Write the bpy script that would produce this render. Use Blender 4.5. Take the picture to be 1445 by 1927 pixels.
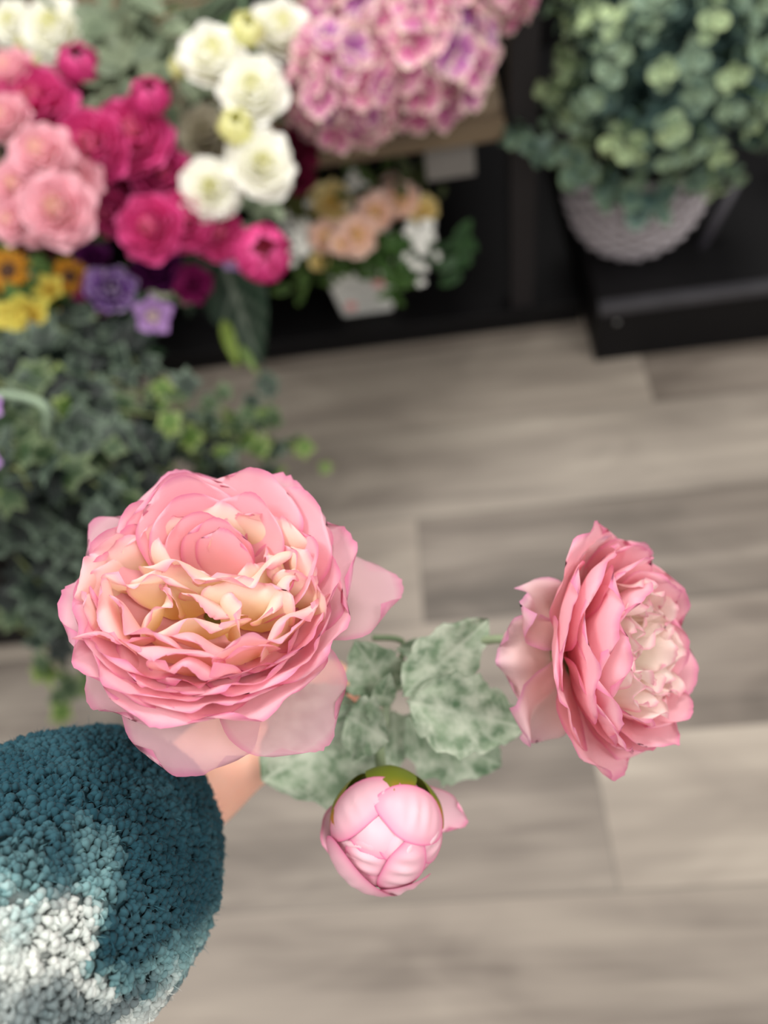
import bpy, math, random
from mathutils import Vector, Matrix, noise
random.seed(7)
for o in list(bpy.data.objects): bpy.data.objects.remove(o)
SC = bpy.context.scene; COL = SC.collection
# ------------------------------------------------------------------ camera
W, H, F = 1445.0, 1927.0, 1447.0
CAM = Vector((0, 0, 1.0))
def cam_axes(t, r, y):
    f = Vector((0, math.cos(t), -math.sin(t))); rt = Vector((1, 0, 0)); u = rt.cross(f)
    a = rt*math.cos(r)+u*math.sin(r); b = -rt*math.sin(r)+u*math.cos(r)
    Z = Matrix.Rotation(y, 3, 'Z')
    return Z @ a, Z @ b, Z @ f
CR, CU, CF = cam_axes(math.radians(55.76), math.radians(-14.48), math.radians(10.09))
def at(px, py, d):                      # a point seen at pixel px,py and d metres deep
    return CAM + (CF + CR*((px-W/2)/F) - CU*((py-H/2)/F))*d
def camdir(x, y, z):                    # right, up, towards-camera
    return (CR*x + CU*y - CF*z).normalized()
cd = bpy.data.cameras.new('camera'); cam = bpy.data.objects.new('camera', cd); COL.objects.link(cam)
cam.matrix_world = Matrix(((CR.x, CU.x, -CF.x, CAM.x), (CR.y, CU.y, -CF.y, CAM.y), (CR.z, CU.z, -CF.z, CAM.z), (0, 0, 0, 1)))
cd.sensor_fit = 'HORIZONTAL'; cd.sensor_width = 36; cd.lens = 36*F/W
cd.clip_start = .01; cd.clip_end = 50
cd.dof.use_dof = True; cd.dof.focus_distance = .285; cd.dof.aperture_fstop = 5.4
SC.camera = cam
# ------------------------------------------------------------------ light
SC.view_settings.view_transform = 'Standard'; SC.view_settings.look = 'None'
SC.view_settings.exposure = 0.38; SC.view_settings.gamma = 1
wd = bpy.data.worlds.new('world'); SC.world = wd; wd.use_nodes = True
wd.node_tree.nodes['Background'].inputs[0].default_value = (1.0, .97, .93, 1)
wd.node_tree.nodes['Background'].inputs[1].default_value = .78
def area(name, loc, size, power, col=(1, .97, .92), aim=(0, .6, 0)):
    l = bpy.data.lights.new(name, 'AREA'); l.shape = 'RECTANGLE'; l.size, l.size_y = size
    l.energy = power; l.color = col
    o = bpy.data.objects.new(name, l); COL.objects.link(o); o.location = loc
    o.rotation_euler = (Vector(aim)-Vector(loc)).to_track_quat('-Z', 'Y').to_euler()
area('ceiling_panel_light', (.3, 1.7, 2.9), (1.2, .6), 45)
area('ceiling_panel_light', (-1.3, .4, 2.9), (1.2, .6), 34)
area('ceiling_panel_light', (1.5, -.6, 2.9), (1.2, .6), 26)
SC.cycles.use_denoising = True
SC.cycles.max_bounces = 8; SC.cycles.transparent_max_bounces = 16
# ------------------------------------------------------------------ helpers
def lin(r, g, b):
    f = lambda c: (c/255/12.92) if c/255 <= .04045 else ((c/255+.055)/1.055)**2.4
    return (f(r), f(g), f(b))
def mixc(a, b, t):
    t = max(0, min(1, t)); return tuple(a[i]+(b[i]-a[i])*t for i in range(3))
def sstep(a, b, x):
    t = max(0, min(1, (x-a)/(b-a))); return t*t*(3-2*t)
class MB:
    def __init__(s): s.v = []; s.f = []; s.c = []; s.uv = []
    def add(s, vs, fs, cs=None, uvs=None):
        n = len(s.v); s.v += [Vector(v) for v in vs]; s.f += [tuple(i+n for i in f) for f in fs]
        s.c += list(cs) if cs else [(1, 1, 1)]*len(vs)
        s.uv += list(uvs) if uvs else [(0, 0)]*len(vs)
    def xf(s, M):
        s.v = [M @ v for v in s.v]; return s
    def join(s, o, M=None):
        s.add([M @ v for v in o.v] if M else o.v, o.f, o.c, o.uv)
    def mesh(s, name, mat, smooth=True):
        m = bpy.data.meshes.new(name); m.from_pydata([tuple(v) for v in s.v], [], s.f)
        a = m.color_attributes.new('Col', 'FLOAT_COLOR', 'POINT')
        buf = []
        for c in s.c: buf += [c[0], c[1], c[2], 1]
        a.data.foreach_set('color', buf)
        ul = m.uv_layers.new(name='UVMap'); ub = []
        li = [0]*len(m.loops); m.loops.foreach_get('vertex_index', li)
        for i in li: ub += s.uv[i]
        ul.data.foreach_set('uv', ub)
        if smooth: m.polygons.foreach_set('use_smooth', [True]*len(m.polygons))
        m.materials.append(mat); return m
    def build(s, name, mat, parent=None, smooth=True):
        o = bpy.data.objects.new(name, s.mesh(name, mat, smooth)); COL.objects.link(o)
        if parent: o.parent = parent
        return o
def tag(o, label=None, cat=None, group=None, kind=None):
    if label: o['label'] = label
    if cat: o['category'] = cat
    if group: o['group'] = group
    if kind: o['kind'] = kind
    return o
def empty(name, loc=(0, 0, 0), parent=None, M=None):
    o = bpy.data.objects.new(name, None); COL.objects.link(o); o.empty_display_size = .02
    o.location = loc
    if parent: o.parent = parent
    return o
def frame(z, x):                        # rotation matrix: local z -> z, local x near x
    z = z.normalized(); x = (x-z*x.dot(z)).normalized(); y = z.cross(x)
    return Matrix(((x.x, y.x, z.x), (x.y, y.y, z.y), (x.z, y.z, z.z)))
def frame4(z, x, loc):
    return Matrix.Translation(loc) @ frame(z, x).to_4x4()
def box(mb, x0, x1, y0, y1, z0, z1, c=(1, 1, 1), bev=0):
    if bev <= 0:
        vs = [(x, y, z) for z in (z0, z1) for y in (y0, y1) for x in (x0, x1)]
        mb.add(vs, [(0, 2, 3, 1), (4, 5, 7, 6), (0, 1, 5, 4), (2, 6, 7, 3), (0, 4, 6, 2), (1, 3, 7, 5)], [c]*8)
        return
    import bmesh
    bm = bmesh.new(); bmesh.ops.create_cube(bm, size=1)
    for v in bm.verts: v.co = Vector(((x0+x1)/2+v.co.x*(x1-x0), (y0+y1)/2+v.co.y*(y1-y0), (z0+z1)/2+v.co.z*(z1-z0)))
    bmesh.ops.bevel(bm, geom=bm.edges[:], offset=bev, segments=3, profile=.6, affect='EDGES')
    bm.verts.index_update()
    mb.add([v.co.copy() for v in bm.verts], [tuple(v.index for v in f.verts) for f in bm.faces], [c]*len(bm.verts)); bm.free()
def tube(mb, pts, rad, c=(1, 1, 1), n=8, c2=None, cap=True):
    pts = [Vector(p) for p in pts]
    if len(pts) > 2:                    # smooth the path
        q = []
        for i in range(len(pts)-1):
            p0 = pts[max(i-1, 0)]; p1 = pts[i]; p2 = pts[i+1]; p3 = pts[min(i+2, len(pts)-1)]
            for k in range(6):
                t = k/6
                q.append(.5*((2*p1)+(p2-p0)*t+(2*p0-5*p1+4*p2-p3)*t*t+(3*p1-p0-3*p2+p3)*t**3))
        q.append(pts[-1]); pts = q
    m = len(pts); vs = []; fs = []; cs = []
    up = Vector((.3, .2, 1)).normalized()
    for i, p in enumerate(pts):
        t = (pts[min(i+1, m-1)]-pts[max(i-1, 0)]).normalized()
        a = t.cross(up)
        if a.length < .05: a = t.cross(Vector((1, 0, 0)))
        a.normalize(); b = t.cross(a)
        f = i/(m-1)
        if isinstance(rad, (list, tuple)):
            g = f*(len(rad)-1); k = min(int(g), len(rad)-2); r = rad[k]+(rad[k+1]-rad[k])*(g-k)
        else: r = rad
        for j in range(n):
            an = 2*math.pi*j/n; vs.append(p+a*(r*math.cos(an))+b*(r*math.sin(an)))
            cs.append(mixc(c, c2, f) if c2 else c)
        if i:
            for j in range(n):
                fs.append(((i-1)*n+j, (i-1)*n+(j+1) % n, i*n+(j+1) % n, i*n+j))
    if cap: fs.append(tuple(range(n))[::-1]); fs.append(tuple((m-1)*n+j for j in range(n)))
    mb.add(vs, fs, cs)
def lathe(mb, prof, n=32, c=(1, 1, 1), M=None):
    vs = []; fs = []
    for i, (r, z) in enumerate(prof):
        for j in range(n):
            a = 2*math.pi*j/n; v = Vector((r*math.cos(a), r*math.sin(a), z)); vs.append(M @ v if M else v)
        if i:
            for j in range(n): fs.append(((i-1)*n+j, (i-1)*n+(j+1) % n, i*n+(j+1) % n, i*n+j))
    mb.add(vs, fs, [c]*len(vs))
# ------------------------------------------------------------------ materials
def mat(name):
    m = bpy.data.materials.new(name); m.use_nodes = True; nt = m.node_tree
    b = nt.nodes['Principled BSDF']; return m, nt, b
def simple(name, col, rough=.6, spec=.5, metal=0, nz=0, scale=60, bump=0):
    m, nt, b = mat(name); N = nt.nodes.new; L = nt.links.new
    b.inputs['Base Color'].default_value = (*col, 1); b.inputs['Roughness'].default_value = rough
    b.inputs['Specular IOR Level'].default_value = spec; b.inputs['Metallic'].default_value = metal
    tc = N('ShaderNodeTexCoord'); t = N('ShaderNodeTexNoise'); t.inputs['Scale'].default_value = scale
    t.inputs['Detail'].default_value = 4; L(tc.outputs['Object'], t.inputs['Vector'])
    if nz:
        r = N('ShaderNodeMix'); r.data_type = 'RGBA'
        r.inputs[6].default_value = (*[c*(1-nz) for c in col], 1); r.inputs[7].default_value = (*[min(1, c*(1+nz)) for c in col], 1)
        L(t.outputs['Fac'], r.inputs[0]); L(r.outputs[2], b.inputs['Base Color'])
    if bump:
        bp = N('ShaderNodeBump'); bp.inputs['Strength'].default_value = bump; bp.inputs['Distance'].default_value = .002
        L(t.outputs['Fac'], bp.inputs['Height']); L(bp.outputs[0], b.inputs['Normal'])
    return m
def vcol(name, rough=.6, transl=.3, transp=0, weave=0, spec=.25, mottle=0, sheen=0):
    m, nt, b = mat(name); N = nt.nodes.new; L = nt.links.new
    a = N('ShaderNodeVertexColor'); a.layer_name = 'Col'; col = a.outputs[0]
    tc = N('ShaderNodeTexCoord')
    if mottle:
        t = N('ShaderNodeTexNoise'); t.inputs['Scale'].default_value = 130; t.inputs['Detail'].default_value = 3
        L(tc.outputs['Object'], t.inputs['Vector'])
        r = N('ShaderNodeValToRGB'); r.color_ramp.elements[0].position = .38; r.color_ramp.elements[1].position = .68
        L(t.outputs['Fac'], r.inputs[0])
        mx = N('ShaderNodeMix'); mx.data_type = 'RGBA'; mx.inputs[7].default_value = (*lin(205, 214, 196), 1)
        ml = N('ShaderNodeMath'); ml.operation = 'MULTIPLY'; ml.inputs[1].default_value = mottle
        L(r.outputs[0], ml.inputs[0]); L(ml.outputs[0], mx.inputs[0]); L(col, mx.inputs[6]); col = mx.outputs[2]
    L(col, b.inputs['Base Color']); b.inputs['Roughness'].default_value = rough
    b.inputs['Specular IOR Level'].default_value = spec
    if sheen: b.inputs['Sheen Weight'].default_value = sheen
    out = nt.nodes['Material Output']; sh = b.outputs[0]; nrm = None
    if weave:
        wv = []
        for d in ('X', 'Y'):
            w = N('ShaderNodeTexWave'); w.bands_direction = d; w.inputs['Scale'].default_value = 36
            L(tc.outputs['UV'], w.inputs['Vector']); wv.append(w)
        ad = N('ShaderNodeMath'); ad.operation = 'ADD'; L(wv[0].outputs['Fac'], ad.inputs[0]); L(wv[1].outputs['Fac'], ad.inputs[1])
        t = N('ShaderNodeTexNoise'); t.inputs['Scale'].default_value = 5; L(tc.outputs['UV'], t.inputs['Vector'])
        ad2 = N('ShaderNodeMath'); ad2.operation = 'MULTIPLY_ADD'; ad2.inputs[1].default_value = 8
        L(t.outputs['Fac'], ad2.inputs[0]); L(ad.outputs[0], ad2.inputs[2])
        bp = N('ShaderNodeBump'); bp.inputs['Strength'].default_value = weave; bp.inputs['Distance'].default_value = .0003
        L(ad2.outputs[0], bp.inputs['Height']); nrm = bp.outputs[0]; L(nrm, b.inputs['Normal'])
    if transl:
        tr = N('ShaderNodeBsdfTranslucent'); L(col, tr.inputs[0])
        if nrm: L(nrm, tr.inputs['Normal'])
        mx = N('ShaderNodeMixShader'); mx.inputs[0].default_value = transl; L(sh, mx.inputs[1]); L(tr.outputs[0], mx.inputs[2]); sh = mx.outputs[0]
    if transp:
        tp = N('ShaderNodeBsdfTransparent'); mx = N('ShaderNodeMixShader'); mx.inputs[0].default_value = transp
        L(sh, mx.inputs[1]); L(tp.outputs[0], mx.inputs[2]); sh = mx.outputs[0]
    L(sh, out.inputs[0]); return m
M_PETAL = vcol('petal_fabric', .5, .42, 0, .35, .3)
M_GUARD = vcol('sheer_petal_fabric', .55, .35, .26, .35)
M_BUD = vcol('bud_fabric', .45, .15, 0, .15, .3)
M_BLOOM = vcol('bloom_fabric', .6, .3)
M_LEAF = vcol('leaf_plastic', .5, .15, spec=.3)
M_DUSTY = vcol('dusty_leaf', .85, .15, mottle=.75, spec=.1)
M_STEM = vcol('stem_plastic', .6, 0)
M_FLEECE = vcol('curly_fleece', .9, .0, spec=.1, sheen=.04)
M_POT = simple('white_ceramic', lin(225, 225, 220), .45)
M_BLACK = simple('black_laminate', lin(9, 8, 10), .6, .2, nz=.25, scale=20, bump=.15)
M_BMETAL = simple('black_metal', lin(28, 25, 27), .5, .3, bump=.1)
M_CARD = simple('grey_card', lin(112, 108, 104), .7, nz=.05)
M_BUCKET = simple('dark_bucket_plastic', lin(22, 22, 24), .5)
M_INK = simple('printed_ink', lin(120, 120, 120), .7)
M_PINKINK = simple('pink_ink', lin(230, 150, 150), .7)
# wood board
def wood(name, c1, c2, scale=1):
    m, nt, b = mat(name); N = nt.nodes.new; L = nt.links.new
    tc = N('ShaderNodeTexCoord'); mp = N('ShaderNodeMapping'); mp.inputs['Scale'].default_value = (2*scale, 30*scale, 30*scale)
    t = N('ShaderNodeTexNoise'); t.inputs['Scale'].default_value = 2; t.inputs['Detail'].default_value = 6
    L(tc.outputs['Object'], mp.inputs[0]); L(mp.outputs[0], t.inputs['Vector'])
    r = N('ShaderNodeValToRGB'); r.color_ramp.elements[0].position = .3; r.color_ramp.elements[1].position = .7
    r.color_ramp.elements[0].color = (*c1, 1); r.color_ramp.elements[1].color = (*c2, 1)
    L(t.outputs['Fac'], r.inputs[0]); L(r.outputs[0], b.inputs['Base Color']); b.inputs['Roughness'].default_value = .6
    return m
M_BOARD = wood('shelf_wood', lin(88, 74, 58), lin(120, 102, 78))
def floor_mat():
    m, nt, b = mat('vinyl_planks'); N = nt.nodes.new; L = nt.links.new
    tc = N('ShaderNodeTexCoord')
    sep = N('ShaderNodeSeparateXYZ'); L(tc.outputs['Object'], sep.inputs[0])
    PW, PL = .178, 1.22
    def M(op, a, b_=None, c=None):
        n = N('ShaderNodeMath'); n.operation = op
        for i, x in enumerate((a, b_, c)):
            if x is None: continue
            if isinstance(x, (int, float)): n.inputs[i].default_value = x
            else: L(x, n.inputs[i])
        return n.outputs[0]
    yy = M('DIVIDE', M('ADD', sep.outputs[1], 10*PW-.117), PW)
    row = M('FLOOR', yy); fy = M('FRACT', yy)
    # end-joint offset of every row (row 10 starts at y=.117)
    ofs = None
    cr = N('ShaderNodeValToRGB'); cr.color_ramp.interpolation = 'CONSTANT'
    offs = {8: .50, 9: .75, 10: .133, 11: .78, 12: -.068, 13: .9, 14: .332, 15: .75, 16: .2, 17: .95, 18: .4, 19: .1}
    els = cr.color_ramp.elements
    els[0].position = 0; els[0].color = (.3, .3, .3, 1); els[1].position = 7.5/24; els[1].color = (.6, .6, .6, 1)
    for k, v in offs.items():
        e = els.new((k-.5)/24); vv = (v/PL+1)/2; e.color = (vv, vv, vv, 1)
    L(M('DIVIDE', row, 24.0), cr.inputs[0])
    xx = M('DIVIDE', M('SUBTRACT', sep.outputs[0], M('MULTIPLY', M('MULTIPLY_ADD', cr.outputs[0], 2.0, -1.0), PL)), PL)
    xx = M('ADD', xx, 20.0); colm = M('FLOOR', xx); fx = M('FRACT', xx)
    cv = N('ShaderNodeCombineXYZ'); L(row, cv.inputs[0]); L(colm, cv.inputs[1])
    wn = N('ShaderNodeTexWhiteNoise'); wn.noise_dimensions = '2D'; L(cv.outputs[0], wn.inputs['Vector'])
    def tone(vals):
        q = N('ShaderNodeValToRGB'); q.color_ramp.interpolation = 'CONSTANT'; e = q.color_ramp.elements
        e[0].position = 0; e[0].color = (.5, .5, .5, 1); e[1].position = 7.5/24; e[1].color = (.5, .5, .5, 1)
        for k, v in vals.items():
            z = e.new((k-.5)/24); z.color = (v, v, v, 1)
        L(M('DIVIDE', row, 24.0), q.inputs[0]); return q.outputs[0]
    tl_, tr_ = tone({8: .5, 9: .48, 10: .40, 11: .44, 12: .70, 13: .56, 14: .72, 15: .5}), tone({8: .5, 9: .48, 10: .74, 11: .44, 12: .24, 13: .56, 14: .32, 15: .5})
    right = M('GREATER_THAN', colm, 19.5)
    shade = M('ADD', M('MULTIPLY', tr_, right), M('MULTIPLY', tl_, M('SUBTRACT', 1.0, right)))
    # grain coordinates shifted per plank
    sc = N('ShaderNodeVectorMath'); sc.operation = 'MULTIPLY_ADD'
    L(wn.outputs['Color'], sc.inputs[0]); sc.inputs[1].default_value = (9, 9, 9); L(tc.outputs['Object'], sc.inputs[2])
    def grain(scl, ns, det, dist=0):
        mp = N('ShaderNodeMapping'); mp.inputs['Scale'].default_value = scl; L(sc.outputs[0], mp.inputs[0])
        t = N('ShaderNodeTexNoise'); t.inputs['Scale'].default_value = ns; t.inputs['Detail'].default_value = det
        t.inputs['Distortion'].default_value = dist; L(mp.outputs[0], t.inputs['Vector']); return t.outputs['Fac']
    g1 = grain((1.0, 12, 1), 2.0, 3, .5); g2 = grain((2, 60, 1), 3, 4); g3 = grain((3, 7, 1), 1.6, 2, 1)
    v = M('ADD', M('MULTIPLY', M('SUBTRACT', g1, .5), 1.05), M('MULTIPLY', M('SUBTRACT', g2, .5), .3))
    v = M('ADD', v, M('MULTIPLY', M('SUBTRACT', g3, .5), .7))
    v = M('ADD', v, M('SUBTRACT', shade, .5))
    v = M('ADD', v, .5)
    r = N('ShaderNodeValToRGB'); e = r.color_ramp.elements
    e[0].position = .0; e[0].color = (*lin(79, 72, 66), 1); e[1].position = 1; e[1].color = (*lin(153, 145, 135), 1)
    for p, c in ((.3, (105, 97, 90)), (.55, (126, 118, 110)), (.75, (137, 129, 120))):
        q = e.new(p); q.color = (*lin(*c), 1)
    L(v, r.inputs[0])
    # tint per plank
    hx = N('ShaderNodeMix'); hx.data_type = 'RGBA'; hx.blend_type = 'MULTIPLY'; hx.inputs[0].default_value = 1
    tn = N('ShaderNodeValToRGB'); tn.color_ramp.elements[0].color = (1.0, .967, .94, 1); tn.color_ramp.elements[1].color = (.97, .967, .95, 1)
    L(wn.outputs['Value'], tn.inputs[0]); L(r.outputs[0], hx.inputs[6]); L(tn.outputs[0], hx.inputs[7])
    # joints
    ey = M('MINIMUM', fy, M('SUBTRACT', 1.0, fy)); ey = M('MULTIPLY', ey, PW)
    ex = M('MINIMUM', fx, M('SUBTRACT', 1.0, fx)); ex = M('MULTIPLY', ex, PL)
    ed = M('MINIMUM', ex, ey); jn = M('LESS_THAN', ed, .0012)
    jx = N('ShaderNodeMix'); jx.data_type = 'RGBA'; L(M('MULTIPLY', jn, .5), jx.inputs[0]); L(hx.outputs[2], jx.inputs[6])
    jx.inputs[7].default_value = (*lin(70, 64, 58), 1)
    L(jx.outputs[2], b.inputs['Base Color']); b.inputs['Roughness'].default_value = .5
    b.inputs['Specular IOR Level'].default_value = .35
    return m
M_FLOOR = floor_mat()
M_WICKER = simple('whitewashed_wicker', lin(172, 165, 170), .8, .2, nz=.25, scale=90, bump=.3)
M_WICKERSTAVE = simple('wicker_stave', lin(120, 108, 100), .85, .1, nz=.2)
def skin_mat():
    m, nt, b = mat('skin'); N = nt.nodes.new; L = nt.links.new
    b.inputs['Base Color'].default_value = (*lin(232, 176, 154), 1); b.inputs['Roughness'].default_value = .5
    b.inputs['Subsurface Weight'].default_value = .25; b.inputs['Subsurface Radius'].default_value = (.01, .004, .002)
    b.inputs['Subsurface Scale'].default_value = .5
    tc = N('ShaderNodeTexCoord'); t = N('ShaderNodeTexNoise'); t.inputs['Scale'].default_value = 45
    L(tc.outputs['Object'], t.inputs['Vector'])
    r = N('ShaderNodeValToRGB'); r.color_ramp.elements[0].color = (*lin(226, 164, 142), 1); r.color_ramp.elements[1].color = (*lin(240, 190, 168), 1)
    L(t.outputs['Fac'], r.inputs[0]); L(r.outputs[0], b.inputs['Base Color'])
    return m
M_SKIN = skin_mat()
# ------------------------------------------------------------------ the setting
fl = MB(); fl.add([(-3, -1.5, 0), (3, -1.5, 0), (3, 3.5, 0), (-3, 3.5, 0)], [(0, 1, 2, 3)])
tag(fl.build('floor', M_FLOOR, smooth=False), 'grey brown wood-look vinyl plank floor', kind='structure')
w = MB(); box(w, -3, 3, 1.78, 1.88, 0, 2.6)
tag(w.build('wall_back', simple('dark_wall', lin(16, 15, 16), .9, .1), smooth=False), 'dark wall behind the displays', kind='structure')
# left display unit
YL, YR = 1.033, .928
unit = empty('display_shelf', (-.4, 1.3, 0))
tag(unit, 'black display unit with a brown wooden shelf, left of the low black platform', 'shelf unit')
def part(mb, name, m, par, smooth=False):
    mb.xf(Matrix.Translation(-Vector(par.location))); return mb.build(name, m, par, smooth)
b = MB(); box(b, -1.35, .248, YL, 1.75, 0, .045, bev=.003); part(b, 'plinth', M_BLACK, unit)
b = MB(); box(b, -1.35, .118, YL, 1.72, .365, .395, bev=.002); part(b, 'shelf_board', M_BOARD, unit)
b = MB(); box(b, -1.35, .25, 1.73, 1.75, .045, .8); part(b, 'back_panel', M_BLACK, unit)
b = MB(); box(b, .125, .165, YL+.005, YL+.045, .045, .78, bev=.003); part(b, 'upright', M_BMETAL, unit)
b = MB(); box(b, .125, .165, 1.68, 1.72, .045, .78, bev=.003); part(b, 'upright', M_BMETAL, unit)
b = MB(); box(b, -1.35, -1.31, YL+.005, YL+.045, .045, .78, bev=.003); part(b, 'upright', M_BMETAL, unit)
# right platform
pf = empty('display_platform', (.8, 1.2, 0))
tag(pf, 'low black display platform carrying the wicker basket', 'platform')
b = MB(); box(b, .255, 1.6, YR+.004, 1.75, 0, .113, bev=.002); part(b, 'base', M_BLACK, pf)
b = MB(); box(b, .252, 1.6, YR, 1.75, .113, .1225, bev=.003); part(b, 'platform_top', simple('black_worn_laminate', lin(12, 11, 13), .45, .35, nz=.3, scale=12), pf)
b = MB(); box(b, .252, 1.6, YR-.002, YR+.018, .108, .124, bev=.002); part(b, 'edge_highlight', simple('painted_grey_sheen', lin(54, 53, 57), .5, .4, nz=.3, scale=30), pf)  # lighter strip: reflection along the top's front edge, painted in as grey
b = MB(); lathe(b, [(.0, .0), (.004, 0), (.004, .0015), (.0, .002)], 16, M=Matrix.Translation((.283, YR+.004, .085)) @ Matrix.Rotation(math.radians(90), 4, 'X'))
part(b, 'screw', simple('dull_steel', lin(150, 150, 150), .35, metal=1), pf, True)
# black metal stand behind on the right
st = empty('metal_stand', (.66, 1.3, .1225))
tag(st, 'black metal stand with a splayed leg on the platform, right of the wicker basket', 'stand')
M_GMETAL = simple('worn_grey_metal', lin(58, 55, 62), .45, .5)
b = MB(); box(b, .58, 1.1, 1.20, 1.225, .235, .25, bev=.002); part(b, 'crossbar', M_GMETAL, st)
b = MB(); tube(b, [at(1390, 335, 1.19), at(1312, 478, 1.272)], .009, n=10); part(b, 'leg', M_GMETAL, st, True)
b = MB(); box(b, 1.0, 1.02, 1.20, 1.225, .1225, .235, bev=.002); part(b, 'leg', M_BMETAL, st)
b = MB(); box(b, .58, 1.1, 1.21, 1.215, .25, .5); part(b, 'back_plate', M_BLACK, st)
# card under the board
b = MB(); box(b, .003, .075, YL+.012, YL+.014, .31, .368)
tag(b.build('shelf_card', M_CARD, smooth=False), 'plain grey card hanging under the wooden shelf board', 'card')

# ------------------------------------------------------------------ petals
def petal_mb(theta, r0, z0, L, Wd, phis, k, ruf, seed, cols, edge=.0022, edgec=None, nu=17, nv=16, refl=0, skew=0, ser=.0, vb=.62, twist=0, yaw=0, wav=0, wf=5, tr=.17):
    """one petal in bloom space. phis: polar angles (deg) along it; k curl 1/m; cols: list of (v, colour)"""
    mb = MB(); vs = []; cs = []; uv = []
    # centre line
    r, z = r0, z0; line = []
    def phi(v):
        g = v*(len(phis)-1); i = min(int(g), len(phis)-2); t = g-i; t = t*t*(3-2*t)
        return math.radians(phis[i]+(phis[i+1]-phis[i])*t + refl*sstep(.8, 1, v))
    for j in range(nv+1):
        v = j/nv; p = phi(v); line.append((r, z, p)); r += math.sin(p)*L/nv; z += math.cos(p)*L/nv
    sx = seed*7.13
    for j in range(nv+1):
        v = j/nv; r, z, p = line[j]
        if v < vb: f = .2+.8*math.sin(v/vb*math.pi/2)
        else: f = .5+.5*max(0, 1-((v-vb)/(1-vb))**2.2)**.5
        hw = Wd/2*f
        for i in range(nu+1):
            u = -1+2*i/nu; x = u*hw*(1+.10*noise.noise(Vector((sx, v*2.5, u))))
            kx = k*(1+.3*math.sin(seed*3.1))
            if abs(kx) > 1e-3: X = math.sin(kx*x)/kx; In = (1-math.cos(kx*x))/kx
            else: X, In = x, 0
            d = Vector((math.sin(p), 0, math.cos(p))); n = Vector((math.cos(p), 0, -math.sin(p)))
            # distance to the rim
            de = min((1-abs(u))*hw*.9, (1-v)*L) if v > .15 else (1-abs(u))*hw+L
            rim = 1-sstep(0, .3*Wd, de)
            q = Vector((u*Wd*.5, v*L, 0))
            nz = noise.noise(Vector((q.x*60+sx, q.y*60, seed)))
            nz2 = noise.noise(Vector((q.x*170+sx, q.y*170, seed+3)))
            dn = ruf*(nz*v*1.0+rim*v*(nz*1.0+.35*nz2))
            lip = (ser*noise.noise(Vector((math.atan2(u, v)*9+sx, seed, 0)))+ser*.5*noise.noise(Vector((math.atan2(u, v)*26+sx, seed, 3))))*(1-sstep(0, .14*Wd, de))
            dn += wav*v*v*math.sin(u*wf+seed*2.7)
            P = Vector((r, 0, z)) + Vector((0, X, 0)) - n*In + n*dn + d*(lip-tr*L*abs(u)**2.3*v**4)
            if twist: P = P + Vector((0, 0, 1))*(twist*x*v)
            if yaw:
                c0 = Vector((r0, 0, z0)); P = Matrix.Rotation(yaw, 3, 'Z') @ (P-c0)+c0
            vs.append(P)
            # colour
            c = cols[-1][1]
            for a in range(len(cols)-1):
                if v <= cols[a+1][0]:
                    c = mixc(cols[a][1], cols[a+1][1], (v-cols[a][0])/(cols[a+1][0]-cols[a][0])); break
            if edgec:
                w_ = edge*(1.0+.9*noise.noise(Vector((u*2+sx, v*3, 5))))
                c = mixc(edgec, c, .25+.55*sstep(0, max(.0003, w_), de)+.2*sstep(0, w_*4, de))
            cs.append(c); uv.append((u*hw*40, v*L*40))
    fs = []
    for j in range(nv):
        for i in range(nu):
            a = j*(nu+1)+i; fs.append((a, a+1, a+nu+2, a+nu+1))
    mb.add(vs, fs, cs, uv)
    mb.xf(Matrix.Rotation(theta, 4, 'Z')); return mb
CREAM = lin(255, 240, 200); PEACH = lin(255, 214, 196); PINK = lin(255, 190, 192); LPINK = lin(252, 204, 208)
MAG = lin(226, 120, 168); PALE = lin(240, 208, 212); PALEY = lin(255, 236, 205); YG = lin(214, 190, 90)
DEG = math.pi/180
def add_petal(bloom, M, mt, **kw):
    m = petal_mb(**kw); m.xf(M); return m.build('petal', mt, bloom)
# ================================================================== the held spray
NODE = at(728, 1300, .40)
spray = empty('peony_spray', (0, 0, 0))
tag(spray, 'pink artificial peony spray with two open blooms and a bud, held in a hand', 'artificial flower')
RS = random.Random(3)
def calyx(M, size, par, name='calyx'):
    mb = MB(); G = lin(120, 128, 70)
    lathe(mb, [(.0025, -.012*size), (.004, -.008*size), (.011*size, -.003*size), (.014*size, .002*size), (.008*size, .004*size), (0, .005*size)], 16, G)
    mb.xf(M); o = mb.build(name, M_STEM, par); return o
# ---- big bloom
B1c = at(412, 1172, .315)
ax1 = camdir(.02, .66, .75)
B1 = frame4(ax1, CR, B1c)
bl1 = empty('bloom', (0, 0, 0), spray)
tag(bl1, 'large fully open bloom')
calyx(B1, 1.2, bl1)
G1 = [(0, LPINK), (.4, lin(240, 200, 200)), (1, lin(238, 190, 204))]
for th, L, Wd, ph, s in ((14, .074, .046, [85, 88, 92], 1), (-46, .064, .052, [90, 100, 112], 2), (-97, .058, .054, [95, 112, 134], 3), (146, .066, .040, [70, 74, 70], 4),
                         (-135, .054, .054, [80, 84, 82], 5), (112, .064, .060, [60, 62, 50], 6), (62, .064, .062, [60, 60, 46], 7), (24, .062, .060, [66, 66, 56], 8), (182, .058, .060, [70, 74, 66], 9)):
    add_petal(bl1, B1, M_GUARD if th in (14, -46, -97, 146, -135) else M_PETAL, theta=th*DEG, r0=.004, z0=0, L=L, Wd=Wd, phis=ph, k=6, ruf=.0025, seed=s, cols=G1, edgec=MAG, edge=.0018, ser=.0012, wav=.0012)
C2 = [(0, lin(255, 206, 190)), (.3, lin(255, 186, 190)), (.75, lin(255, 192, 202)), (1, lin(254, 194, 208))]
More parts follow.
